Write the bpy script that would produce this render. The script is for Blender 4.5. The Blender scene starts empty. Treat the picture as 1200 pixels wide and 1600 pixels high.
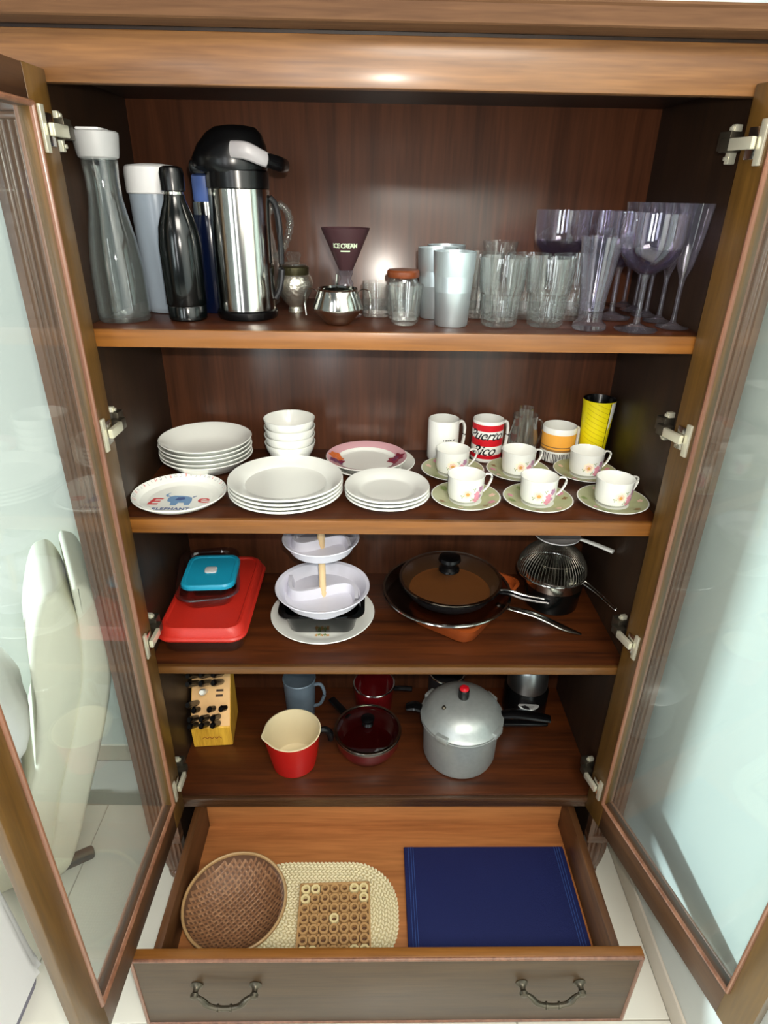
import bpy, bmesh, math, random
from mathutils import Vector, Matrix
random.seed(7)
PI = math.pi
sc = bpy.context.scene
COL = sc.collection
# ------------------------------------------------------------------ camera
yaw, pit, rol = .0216, .4696, .0174
fw = Vector((math.sin(yaw)*math.cos(pit), math.cos(yaw)*math.cos(pit), -math.sin(pit)))
r0 = Vector((math.cos(yaw), -math.sin(yaw), 0)); u0 = r0.cross(fw)
rx = r0*math.cos(rol)+u0*math.sin(rol); ux = -r0*math.sin(rol)+u0*math.cos(rol)
cd = bpy.data.cameras.new('camera'); cam = bpy.data.objects.new('camera', cd); COL.objects.link(cam)
cd.sensor_width = 36; cd.lens = 974.8/1600*36; cd.clip_start = .02
cam.matrix_world = Matrix(((rx.x, ux.x, -fw.x, -.043), (rx.y, ux.y, -fw.y, -1.1247), (rx.z, ux.z, -fw.z, 1.7464), (0, 0, 0, 1)))
sc.camera = cam
# ------------------------------------------------------------------ world, lights, exposure
w = bpy.data.worlds.new('world'); sc.world = w; w.use_nodes = True
wn = w.node_tree.nodes; wn['Background'].inputs[0].default_value = (.86, .95, 1, 1); wn['Background'].inputs[1].default_value = .12
def area(name, loc, target, sx, sy, power, color):
    l = bpy.data.lights.new(name, 'AREA'); l.shape = 'RECTANGLE'; l.size = sx; l.size_y = sy; l.energy = power; l.color = color
    o = bpy.data.objects.new(name, l); COL.objects.link(o); o.location = loc
    o.rotation_euler = (Vector(target)-Vector(loc)).to_track_quat('-Z', 'Y').to_euler(); return o
area('ceiling_light', (.35, -1.75, 2.62), (.05, -.6, .6), 1.0, .5, 30, (1, .94, .84))
area('window_light', (-6.5, .10, 1.55), (.6, -.2, 1.0), .45, .7, 470, (.78, .93, 1))
area('reflection_softbox', (-1.7, -3.0, 1.6), (0, 0, 1.1),   .55, 1.4, 15, (.9, .97, 1))  # added softbox behind the camera, gives glass and steel something bright to reflect
area('streak_softbox', (-.75, -3.1, 1.7), (0, 0, 1.2), .16, 1.5, 9, (.95, .98, 1))  # narrow added panel out of view, for bright streaks on the glassware
fl = bpy.data.lights.new('phone_flash', 'POINT'); fl.energy = 29; fl.shadow_soft_size = .012; fl.color = (1, .93, .83)
fo = bpy.data.objects.new('phone_flash', fl); COL.objects.link(fo); fo.location = (-.015, -1.13, 1.80)
sc.view_settings.view_transform = 'Standard'; sc.view_settings.look = 'None'; sc.view_settings.gamma = 1
sc.view_settings.use_curve_mapping = False; sc.view_settings.exposure = .46
sc.cycles.transparent_max_bounces = 40; sc.cycles.max_bounces = 12; sc.cycles.transmission_bounces = 12

# ------------------------------------------------------------------ materials
def lin(c):
    return tuple(((v/255)/12.92 if v <= 10 else (((v/255)+.055)/1.055)**2.4) for v in c)+(1,)
def base(name):
    m = bpy.data.materials.new(name); m.use_nodes = True
    return m, m.node_tree.nodes, m.node_tree.links, m.node_tree.nodes['Principled BSDF']
def plain(name, rgb, rough=.4, metal=0, coat=0, spec=.5, bump=0, bscale=60, trans=0, alpha=1, var=0):
    m, n, l, b = base(name)
    b.inputs['Base Color'].default_value = lin(rgb); b.inputs['Roughness'].default_value = rough
    b.inputs['Metallic'].default_value = metal; b.inputs['Coat Weight'].default_value = coat
    b.inputs['Specular IOR Level'].default_value = spec
    b.inputs['Transmission Weight'].default_value = trans; b.inputs['Alpha'].default_value = alpha
    if bump or var:
        tc = n.new('ShaderNodeTexCoord'); nz = n.new('ShaderNodeTexNoise'); nz.inputs['Scale'].default_value = bscale; nz.inputs['Detail'].default_value = 4
        l.new(tc.outputs['Object'], nz.inputs['Vector'])
        if bump:
            bp_ = n.new('ShaderNodeBump'); bp_.inputs['Strength'].default_value = bump; bp_.inputs['Distance'].default_value = .002
            l.new(nz.outputs['Fac'], bp_.inputs['Height']); l.new(bp_.outputs[0], b.inputs['Normal'])
        if var:
            mx = n.new('ShaderNodeMix'); mx.data_type = 'RGBA'; c = lin(rgb)
            mx.inputs[6].default_value = tuple(v*(1-var) for v in c[:3])+(1,); mx.inputs[7].default_value = tuple(min(1, v*(1+var)) for v in c[:3])+(1,)
            l.new(nz.outputs['Fac'], mx.inputs[0]); l.new(mx.outputs[2], b.inputs['Base Color'])
    return m
def wood(name, dark, light, axis='x', rough=.4, coat=.3, scale=1.0, fig=.5, spec=.5):
    """mahogany: long grain streaks along one axis plus slower ribbon figure"""
    m, n, l, b = base(name)
    tc = n.new('ShaderNodeTexCoord')
    s = {'x': (1.2, 22, 22), 'y': (22, 1.2, 22), 'z': (22, 22, 1.2)}[axis]
    def noise(k, sc_, det):
        mp = n.new('ShaderNodeMapping'); mp.inputs['Scale'].default_value = tuple(v*k for v in s)
        l.new(tc.outputs['Object'], mp.inputs['Vector'])
        nz = n.new('ShaderNodeTexNoise'); nz.inputs['Scale'].default_value = sc_*scale; nz.inputs['Detail'].default_value = det
        nz.inputs['Distortion'].default_value = .35
        l.new(mp.outputs[0], nz.inputs['Vector']); return nz
    a = noise(1, 1.1, 5); c = noise(4, 1.6, 3)
    mx = n.new('ShaderNodeMath'); mx.operation = 'MULTIPLY_ADD'; l.new(c.outputs['Fac'], mx.inputs[0]); mx.inputs[1].default_value = .45
    m2 = n.new('ShaderNodeMath'); m2.operation = 'MULTIPLY'; m2.inputs[1].default_value = .62; l.new(a.outputs['Fac'], m2.inputs[0]); l.new(m2.outputs[0], mx.inputs[2])
    cr = n.new('ShaderNodeValToRGB'); cr.color_ramp.elements[0].position = .5-.22*fig-.05; cr.color_ramp.elements[1].position = .5+.22*fig+.05
    cr.color_ramp.elements[0].color = lin(dark); cr.color_ramp.elements[1].color = lin(light)
    l.new(mx.outputs[0], cr.inputs[0]); l.new(cr.outputs[0], b.inputs['Base Color'])
    bp_ = n.new('ShaderNodeBump'); bp_.inputs['Strength'].default_value = .12; bp_.inputs['Distance'].default_value = .001
    l.new(c.outputs['Fac'], bp_.inputs['Height']); l.new(bp_.outputs[0], b.inputs['Normal'])
    b.inputs['Roughness'].default_value = rough; b.inputs['Coat Weight'].default_value = coat; b.inputs['Coat Roughness'].default_value = .20
    b.inputs['Specular IOR Level'].default_value = spec
    return m
def thin_glass(name, tint=(1, 1, 1), body=(200, 215, 215), haze=.03, refl=1.0, edge=.25, rough=.03):
    """thin clear wall: see-through, fresnel reflection, edges whitened to paint in reflected sheen"""
    m = bpy.data.materials.new(name); m.use_nodes = True; n = m.node_tree.nodes; l = m.node_tree.links; n.clear()
    out = n.new('ShaderNodeOutputMaterial'); tr = n.new('ShaderNodeBsdfTransparent'); tr.inputs[0].default_value = tint+(1,)
    gl = n.new('ShaderNodeBsdfGlossy'); gl.inputs['Roughness'].default_value = rough
    df = n.new('ShaderNodeBsdfDiffuse'); df.inputs[0].default_value = lin(body)
    geo = n.new('ShaderNodeNewGeometry'); io = n.new('ShaderNodeMath'); io.operation = 'MULTIPLY_ADD'; io.inputs[1].default_value = 1/1.5-1.5; io.inputs[2].default_value = 1.5
    l.new(geo.outputs['Backfacing'], io.inputs[0]); fr = n.new('ShaderNodeFresnel'); l.new(io.outputs[0], fr.inputs[0])   # same outer reflectance on both sides
    ml = n.new('ShaderNodeMath'); ml.operation = 'MULTIPLY'; ml.inputs[1].default_value = refl; ml.use_clamp = True; l.new(fr.outputs[0], ml.inputs[0])
    lw = n.new('ShaderNodeLayerWeight'); lw.inputs[0].default_value = .25
    m2 = n.new('ShaderNodeMath'); m2.operation = 'MULTIPLY_ADD'; m2.inputs[1].default_value = edge; m2.inputs[2].default_value = haze; m2.use_clamp = True; l.new(lw.outputs['Facing'], m2.inputs[0])  # pale diffuse grows at grazing angles, a painted stand-in for edge reflections
    a = n.new('ShaderNodeMixShader'); l.new(m2.outputs[0], a.inputs[0]); l.new(tr.outputs[0], a.inputs[1]); l.new(df.outputs[0], a.inputs[2])
    c = n.new('ShaderNodeMixShader'); l.new(ml.outputs[0], c.inputs[0]); l.new(a.outputs[0], c.inputs[1]); l.new(gl.outputs[0], c.inputs[2])
    l.new(c.outputs[0], out.inputs[0]); return m

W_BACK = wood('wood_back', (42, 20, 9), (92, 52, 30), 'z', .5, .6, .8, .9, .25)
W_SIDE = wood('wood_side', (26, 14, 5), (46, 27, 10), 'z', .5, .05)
W_SHELF = wood('wood_shelf', (44, 18, 5), (84, 40, 12), 'x', .42, .12)
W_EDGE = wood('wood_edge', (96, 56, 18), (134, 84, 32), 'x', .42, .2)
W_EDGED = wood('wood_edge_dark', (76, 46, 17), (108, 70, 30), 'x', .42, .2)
W_HEAD = wood('wood_header', (86, 54, 28), (134, 92, 52), 'x', .42, .25)
W_CORN = wood('wood_cornice', (70, 46, 30), (104, 74, 50), 'x', .65, 0, spec=.15)
W_STILE = wood('wood_stile', (66, 44, 14), (100, 70, 26), 'z', .42, .25)
W_RAIL = wood('wood_rail', (48, 28, 15), (76, 48, 26), 'x', .42, .25)
W_MOLD = wood('wood_molding', (98, 60, 42), (138, 94, 70), 'z', .35, .4)
W_PIL = wood('wood_pilaster', (70, 44, 30), (112, 78, 56), 'z', .38, .4)
W_FRONT = wood('wood_drawer_front', (58, 42, 26), (80, 60, 38), 'x', .45, .15, 1.6)
W_DRAW = wood('wood_drawer', (140, 84, 44), (184, 120, 68), 'x', .5, .1)
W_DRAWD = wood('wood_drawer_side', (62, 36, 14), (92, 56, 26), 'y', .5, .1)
DARK = plain('dark_void', (10, 7, 6), .8)
CHROME = plain('chrome', (215, 212, 205), .18, 1); NICKEL = plain('nickel_pale', (225, 222, 200), .35, .6)
STEEL = plain('stainless_steel', (205, 205, 198), .13, 1); BRUSH = plain('brushed_steel', (190, 198, 200), .33, 1, bump=.05, bscale=400)
ALU = plain('aluminium', (206, 218, 222), .4, .82, bump=.04, bscale=300); CASTALU = plain('cast_aluminium', (178, 184, 182), .42, .6, bump=.12, bscale=90, var=.12)
PEWTER = plain('pewter', (96, 90, 78), .4, .9)
WHITE = plain('white_porcelain', (236, 238, 232), .18, coat=.3); WPLAS = plain('white_plastic', (204, 204, 204), .4)
LILAC = plain('lilac_white_melamine', (214, 214, 226), .3); CREAM = plain('cream_enamel', (222, 208, 172), .35)
PINK = plain('pink_glaze', (216, 168, 176), .25); OLIVE = plain('pale_olive_glaze', (176, 180, 140), .25, var=.2, bscale=40)
BLACK = plain('black_plastic', (7, 7, 8), .25, spec=.4); BLKGLOSS = plain('black_gloss', (4, 7, 7), .16, coat=.15)
CHAR = plain('charcoal_plastic', (34, 34, 36), .35); GREYP = plain('grey_plastic', (150, 146, 148), .35)
BLUEC = plain('blue_cap', (78, 104, 168), .4); NAVY = plain('navy_lacquer', (6, 14, 38), .2, coat=.4)
REDL = plain('red_plastic', (184, 38, 26), .42, bump=.15, bscale=300, var=.08); REDE = plain('red_enamel', (176, 22, 18), .25, bump=.1, bscale=200)
MAROON = plain('maroon_enamel', (86, 10, 14), .22, coat=.4); TEAL = plain('teal_plastic', (22, 150, 184), .42)
RED = plain('red_print', (200, 18, 34), .3); ORANGE = plain('orange_glaze', (238, 170, 70), .25); YELLOW = plain('yellow_print', (238, 222, 20), .35)
YELD = plain('yellow_dark_print', (196, 170, 24), .35); BLACKI = plain('black_ink', (16, 14, 16), .5); BLUEI = plain('blue_ink', (112, 150, 190), .5)
BLUED = plain('dark_blue_ink', (60, 84, 140), .5); REDI = plain('red_ink', (206, 70, 72), .5); GREYI = plain('grey_ink', (150, 150, 158), .5)
PALEI = plain('pale_ink', (204, 222, 190), .5); PUR = plain('purple_ink', (110, 50, 90), .5); MAGI = plain('magenta_ink', (130, 24, 52), .4)
PINKI = plain('pink_ink', (212, 142, 160), .4); ROSE = plain('rose_ink', (232, 196, 176), .4); GOLDI = plain('gold_ink', (206, 152, 76), .4); GREENI = plain('green_ink', (128, 148, 84), .4); ORI = plain('orange_ink', (214, 110, 48), .4)
COPPER = plain('copper_nonstick', (142, 88, 46), .35, .55); TERRA = plain('terracotta', (150, 70, 28), .35, coat=.15)
AMBER = plain('amber_wood', (118, 60, 30), .35, var=.15); PINE = wood('pine', (186, 130, 30), (232, 182, 62), 'z', .5, 0, 2)
PINEL = plain('pale_wood', (222, 176, 116), .5, var=.08); POST = plain('post_wood', (226, 196, 150), .5)
MUGG = plain('blue_grey_enamel', (112, 128, 142), .35, .3, var=.2, bscale=30)
CLOTHN = plain('navy_cloth', (4, 20, 80), .8, bump=.5, bscale=500, var=.15); CLOTHL = plain('navy_stitch', (38, 70, 130), .8)
BAMB = plain('dark_bamboo', (132, 92, 62), .5, bump=.2, var=.3, bscale=70); BAMB2 = plain('worn_bamboo', (150, 110, 78), .5, var=.3, bscale=60); BAMR = plain('bamboo_rim', (170, 136, 92), .5, var=.15)
BAMD = plain('bamboo_shadow', (96, 66, 46), .6); RAFF = plain('cream_raffia', (238, 228, 192), .7, var=.06); RAFD = plain('raffia_base', (196, 182, 140), .8)
RING = plain('tan_bamboo', (186, 146, 96), .55, var=.1); RINGL = plain('light_bamboo', (232, 214, 160), .55)
FABC = plain('cream_upholstery', (226, 222, 202), .85, bump=.2, bscale=120); FABW = plain('white_fabric', (232, 230, 230), .9, bump=.3, bscale=40); FABG = plain('grey_fabric', (138, 134, 150), .9)
GLASSD = thin_glass('door_glass', (.93, .955, .945), (205, 220, 216), .012, .8, .02, .003)
GLASS = thin_glass('clear_glass', (.985, .99, .985), (226, 238, 234), .004, 1.9, .10, .015)
PLAST = thin_glass('clear_plastic', (.965, .98, .975), (216, 226, 224), .006, 1.6, .10, .03)
PURPL = thin_glass('smoky_purple_acrylic', (.93, .92, .96), (214, 212, 228), .006, 2.1, .14, .02)
PURPD = thin_glass('dark_purple_acrylic', (.70, .66, .77), (150, 144, 170), .01, 1.8, .10, .03)
FROST = thin_glass('frosted_plastic', (.8, .85, .9), (176, 188, 200), .42, 1.0, .4, .25)
SMOKE = thin_glass('dark_lid_glass', (.50, .46, .44), (70, 60, 50), .0, 1.3, .05)
DISHG = thin_glass('dish_glass', (.80, .74, .72), (150, 110, 100), .0, 1.8, .12)
CONEP = thin_glass('plum_plastic', (.32, .22, .26), (84, 58, 62), .55, .5, .1, .3)
TILE = plain('white_tile', (236, 234, 222), .22, coat=.2, var=.02, bscale=4); GROUT = plain('grout', (176, 170, 158), .8)
WALL = plain('wall_paint', (226, 230, 224), .7, bump=.05, bscale=150)
BASEB = plain('baseboard_paint', (236, 226, 210), .5)

# ------------------------------------------------------------------ builders
def mesh_obj(name, bm, mats, parent=None, smooth=True, loc=(0, 0, 0), ang=.6):
    bmesh.ops.recalc_face_normals(bm, faces=bm.faces)
    me = bpy.data.meshes.new(name); bm.to_mesh(me); bm.free()
    for m in (mats if isinstance(mats, (list, tuple)) else [mats]): me.materials.append(m)
    if smooth:
        for p in me.polygons: p.use_smooth = True
        try: me.set_sharp_from_angle(angle=ang)
        except Exception: pass
    o = bpy.data.objects.new(name, me); COL.objects.link(o); o.location = loc
    if parent: o.parent = parent
    return o
def thing(name, loc, label, cat, group=None, rz=0):
    o = bpy.data.objects.new(name, None); COL.objects.link(o); o.location = loc; o.rotation_euler = (0, 0, rz)
    o.empty_display_size = .02; o['label'] = label; o['category'] = cat
    if group: o['group'] = group
    return o
def dup(root, loc, label, rz=None, group=None):
    r = root.copy(); COL.objects.link(r); r.location = loc; r['label'] = label
    if rz is not None: r.rotation_euler = (0, 0, rz)
    if group: r['group'] = group
    for ch in list(root.children):
        c = ch.copy(); COL.objects.link(c); c.parent = r
        for g in ch.children:
            d = g.copy(); COL.objects.link(d); d.parent = c
    return r
def box(bm, x0, x1, y0, y1, z0, z1, bev=0, mi=0, M=None, seg=2):
    r = bmesh.ops.create_cube(bm, size=1); vs = r['verts']
    for v in vs: v.co = Vector(((x0+x1)/2+v.co.x*(x1-x0), (y0+y1)/2+v.co.y*(y1-y0), (z0+z1)/2+v.co.z*(z1-z0)))
    fs = set(f for v in vs for f in v.link_faces)
    if bev:
        es = set(e for v in vs for e in v.link_edges)
        r2 = bmesh.ops.bevel(bm, geom=list(es), offset=bev, segments=seg, profile=.5, affect='EDGES')
        fs = set(f for f in r2['faces']); vs = set(v for f in fs for v in f.verts)
        fs |= set(f for v in vs for f in v.link_faces)
    vs = set(v for f in fs for v in f.verts)
    for f in fs: f.material_index = mi
    if M is not None:
        for v in vs: v.co = M @ v.co
    return vs
def lathe(bm, prof, n=48, mi=0, c=(0, 0, 0), close=False, a0=0, facet=0, squash=None):
    """prof: (r, z) or (r, z, material index of the segment starting there)"""
    rings = []
    for p in prof:
        r, z = p[0], p[1]
        if r < 1e-5: rings.append([bm.verts.new((c[0], c[1], c[2]+z))])
        else:
            ring = []
            for k in range(n):
                a = a0+2*PI*k/n
                rr = r*(1-facet*(.5+.5*math.cos(a*squash))) if squash else r
                ring.append(bm.verts.new((c[0]+rr*math.cos(a), c[1]+rr*math.sin(a), c[2]+z)))
            rings.append(ring)
    for i in range(len(rings)-1):
        A, B = rings[i], rings[i+1]; m = prof[i][2] if len(prof[i]) > 2 else mi
        for k in range(n):
            k2 = (k+1) % n
            try:
                if len(A) == 1 and len(B) == 1: continue
                if len(A) == 1: f = bm.faces.new((A[0], B[k], B[k2]))
                elif len(B) == 1: f = bm.faces.new((A[k], A[k2], B[0]))
                else: f = bm.faces.new((A[k], A[k2], B[k2], B[k]))
                f.material_index = m
            except ValueError: pass
def smooth_path(pts, sub=6):
    P = [Vector(p) for p in pts]; out = []
    for i in range(len(P)-1):
        p0 = P[max(0, i-1)]; p1 = P[i]; p2 = P[i+1]; p3 = P[min(len(P)-1, i+2)]
        for k in range(sub):
            t = k/sub
            out.append(.5*((2*p1)+(-p0+p2)*t+(2*p0-5*p1+4*p2-p3)*t*t+(-p0+3*p1-3*p2+p3)*t**3))
    out.append(P[-1]); return out
def tube(bm, pts, rad, n=8, mi=0, sub=6, flat=None, closed=False, up=None):
    P = smooth_path(pts, sub) if sub > 1 else [Vector(p) for p in pts]
    N = len(P); rads = rad if isinstance(rad, (list, tuple)) else None
    rings = []; ref = Vector(up) if up else Vector((0, 0, 1))
    for i, p in enumerate(P):
        t = (P[min(i+1, N-1)]-P[max(i-1, 0)]) if not closed else (P[(i+1) % N]-P[i-1])
        if t.length < 1e-9: t = Vector((1, 0, 0))
        t.normalize(); s = t.cross(ref)
        if s.length < .05: s = t.cross(Vector((1, .2, 0)))
        s.normalize(); q = s.cross(t)
        if rads:
            f = i/(N-1)*(len(rads)-1); j = min(int(f), len(rads)-2); r = rads[j]+(rads[j+1]-rads[j])*(f-j)
        else: r = rad
        fx, fy = flat if flat else (1, 1)
        rings.append([bm.verts.new(p+s*(r*fx*math.cos(2*PI*k/n))+q*(r*fy*math.sin(2*PI*k/n))) for k in range(n)])
    M = N if closed else N-1
    for i in range(M):
        A, B = rings[i], rings[(i+1) % N]
        for k in range(n):
            f = bm.faces.new((A[k], A[(k+1) % n], B[(k+1) % n], B[k])); f.material_index = mi
    if not closed:
        for R_ in (rings[0], rings[-1]):
            f = bm.faces.new(R_); f.material_index = mi
def rrect(a, b, r, n=6):
    pts = []
    for cx, cy, s in ((a-r, b-r, 0), (-a+r, b-r, 1), (-a+r, -b+r, 2), (a-r, -b+r, 3)):
        for k in range(n+1):
            t = (s+k/n)*PI/2; pts.append((cx+r*math.cos(t), cy+r*math.sin(t)))
    return pts
def loft(bm, layers, cap0=True, cap1=True, M=None):
    """layers: list of (outline pts, z, mi)"""
    rings = []
    for pts, z, *_ in layers:
        rings.append([bm.verts.new((M @ Vector((p[0], p[1], z))) if M else (p[0], p[1], z)) for p in pts])
    n = len(rings[0])
    for i in range(len(rings)-1):
        for k in range(n):
            f = bm.faces.new((rings[i][k], rings[i][(k+1) % n], rings[i+1][(k+1) % n], rings[i+1][k])); f.material_index = layers[i][2] if len(layers[i]) > 2 else 0
    if cap0: f = bm.faces.new(rings[0]); f.material_index = layers[0][2] if len(layers[0]) > 2 else 0
    if cap1: f = bm.faces.new(rings[-1]); f.material_index = layers[-1][2] if len(layers[-1]) > 2 else 0
def poly(bm, pts3, mi=0):
    f = bm.faces.new([bm.verts.new(p) for p in pts3]); f.material_index = mi
def petals(n, r, w_, a0=0):
    out = []
    for k in range(n):
        a = a0+2*PI*k/n; c, s = math.cos(a), math.sin(a)
        out.append([(r*(t*c-w_*math.sin(PI*t)*q*s), r*(t*s+w_*math.sin(PI*t)*q*c)) for t, q in ((.05, 1), (.35, 1), (.65, 1.25), (.9, 1.1), (1, 0.1), (.9, -1.1), (.65, -1.25), (.35, -1), (.05, -1))])
    return out
def disc(r, n=14, cx=0, cy=0, sx=1, sy=1): return [(cx+r*sx*math.cos(2*PI*k/n), cy+r*sy*math.sin(2*PI*k/n)) for k in range(n)]
def text_mesh(txt, size, shear=0, bold=0, spacing=1):
    cu = bpy.data.curves.new('lettering', 'FONT'); cu.body = txt; cu.size = size; cu.shear = shear; cu.offset = bold; cu.space_character = spacing
    cu.align_x = 'CENTER'; cu.align_y = 'CENTER'; cu.resolution_u = 3
    o = bpy.data.objects.new('lettering', cu); me = bpy.data.meshes.new_from_object(o)
    vs = [v.co.copy() for v in me.vertices]; fs = [list(p.vertices) for p in me.polygons]
    bpy.data.objects.remove(o); bpy.data.meshes.remove(me); bpy.data.curves.remove(cu)
    return vs, fs
def put_text(bm, txt, size, fn, mi=0, **k):
    vs, fs = text_mesh(txt, size, **k); V = [bm.verts.new(fn(v.x, v.y)) for v in vs]
    for f in fs:
        try: g = bm.faces.new([V[i] for i in f]); g.material_index = mi
        except ValueError: pass
def cyl_map(R, ang, z0, off=.0004):
    """(u right, v up) onto a vertical wall of radius R (number or function of z) facing angle ang"""
    def fn(u, v):
        r = (R(z0+v) if callable(R) else R)+off; a = ang+u/r
        return (r*math.cos(a), r*math.sin(a), z0+v)
    return fn
FRONT = -PI/2

# ================================================================== THE SETTING
def struct(name, bm, mats, **k):
    o = mesh_obj(name, bm, mats, **k); o['kind'] = 'structure'; return o
FZ = -.02
bm = bmesh.new(); box(bm, -3.2, .70, -3.2, .50, FZ-.05, FZ-.003); floor = struct('floor', bm, GROUT)
bm = bmesh.new(); box(bm, -.2985, .2985, -.2985, .2985, -.01, 0, .0012, seg=1)
t0 = mesh_obj('tile', bm, TILE, floor); t0.location = (.014, -.045, FZ)
first = True
for i in range(-5, 2):
    for j in range(-5, 1):
        x = .014+.6*i; y = -.045+.6*j
        if i == 0 and j == 0: continue
        if x > .5 : continue
        o = t0.copy(); COL.objects.link(o); o.location = (x, y, FZ)
# narrow cut tiles along the right wall
bm = bmesh.new(); box(bm, -.185, .185, -.2985, .2985, -.01, 0, .0012, seg=1)
t1 = mesh_obj('tile', bm, TILE, floor); t1.location = (.5015, -.045, FZ)
for j in range(-5, 0):
    o = t1.copy(); COL.objects.link(o); o.location = (.5015, -.045+.6*j, FZ)
bm = bmesh.new(); box(bm, -3.2, .76, .44, .50, FZ, 2.7); struct('wall_back', bm, WALL)
bm = bmesh.new(); box(bm, .694, .76, -3.2, .44, FZ, 2.7); struct('wall_right', bm, WALL)
bm = bmesh.new(); box(bm, .686, .694, -3.2, .44, FZ, .05, .002); struct('baseboard_right', bm, BASEB)
bm = bmesh.new(); box(bm, -3.2, -.70, .432, .44, FZ, .05, .002); struct('baseboard_back', bm, BASEB)

# ================================================================== THE CABINET
cab = thing('display_cabinet', (0, 0, 0), 'tall dark mahogany display cabinet with two open glazed doors and a pulled out drawer', 'cabinet')
def cpart(name, mats, *boxes, parent=cab, **k):
    bm = bmesh.new()
    for b in boxes: box(bm, *b[:6], bev=(b[6] if len(b) > 6 else .0015))
    return mesh_obj(name, bm, mats, parent, **k)
HX = .555; DEP = .405
cpart('back_panel', W_BACK, (-.58, .58, DEP, DEP+.02, .05, 1.93))
for s in (-1, 1):
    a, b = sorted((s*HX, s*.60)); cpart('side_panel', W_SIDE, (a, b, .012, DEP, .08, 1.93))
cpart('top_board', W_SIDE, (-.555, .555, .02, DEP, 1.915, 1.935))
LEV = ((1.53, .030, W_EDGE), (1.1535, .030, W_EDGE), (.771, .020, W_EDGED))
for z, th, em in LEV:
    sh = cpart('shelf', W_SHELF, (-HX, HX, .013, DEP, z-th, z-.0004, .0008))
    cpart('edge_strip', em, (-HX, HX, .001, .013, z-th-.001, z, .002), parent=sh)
sh = cpart('bottom_board', W_SHELF, (-HX, HX, .004, DEP, .319, .3386))
cpart('bottom_molding', W_RAIL, (-HX, HX, -.008, .004, .321, .337, .003), (-HX, HX, -.002, .006, .297, .322, .004))
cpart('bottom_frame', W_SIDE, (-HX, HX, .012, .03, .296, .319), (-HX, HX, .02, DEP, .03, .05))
cpart('header', W_HEAD, (-.64, .64, 0, .022, 1.889, 1.955, .002))
cpart('header_groove', W_SIDE, (-.64, .64, .014, .03, 1.945, 1.964, 0))
# cornice: a small profile run along the top
bm = bmesh.new()
prof = [(.0, 1.9595), (-.030, 1.9595), (-.047, 1.9600), (-.050, 1.962), (-.050, 1.984), (-.053, 1.987), (-.053, 1.990), (.0, 1.992)]
rows = []
for x in (-.70, .69): rows.append([bm.verts.new((x, y, z)) for y, z in prof])
for k in range(len(prof)): bm.faces.new((rows[0][k], rows[0][(k+1) % len(prof)], rows[1][(k+1) % len(prof)], rows[1][k]))
bm.faces.new(rows[0]); bm.faces.new(rows[1]); box(bm, -.66, .66, 0, .42, 1.964, 1.99)
mesh_obj('cornice', bm, W_CORN, cab, ang=.3)
# fluted pilasters with capital, plinth and turned foot
for s in (-1, 1):
    bm = bmesh.new(); x0, x1 = HX+.001, .636; n = 60; pts = []
    for k in range(n+1):
        t = k/n; x = x0+(x1-x0)*t; q = (x-x0-.014)/(x1-x0-.028)
        d = 0
        if 0 < q < 1: d = .0045*abs(math.sin(q*5*PI))**.6
        pts.append((x, -.012+d))
    pts += [(x1, .011), (x0, .011)]
    loft(bm, [([(s*p[0], p[1]) for p in pts], .19), ([(s*p[0], p[1]) for p in pts], 1.84)])
    pl = mesh_obj('pilaster', bm, W_PIL, cab, ang=.9)
    bm = bmesh.new(); m_ = s*(x0+x1)/2
    for z0, z1, e in ((1.84, 1.85, .006), (1.85, 1.875, 0), (1.875, 1.889, .005)): box(bm, m_-.0405-(e if s < 0 else 0), m_+.0405+(e if s > 0 else 0), -.014-e, .011, z0, z1, .003)
    mesh_obj('capital', bm, W_PIL, pl)
    bm = bmesh.new(); box(bm, m_-.0405, m_+.0405, -.014, .06, .165, .19, .003)
    mesh_obj('plinth', bm, W_PIL, pl)
    bm = bmesh.new()
    pr = [(.0, .165), (.040, .165), (.040, .158), (.034, .150), (.036, .14), (.037, .10), (.033, .06), (.028, .03), (.022, .014), (.026, .010), (.026, FZ+.012), (.020, FZ), (0, FZ)]
    lathe(bm, pr, 40, c=(m_, .03, 0), facet=.07, squash=20)
    mesh_obj('foot', bm, W_PIL, cab)

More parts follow.
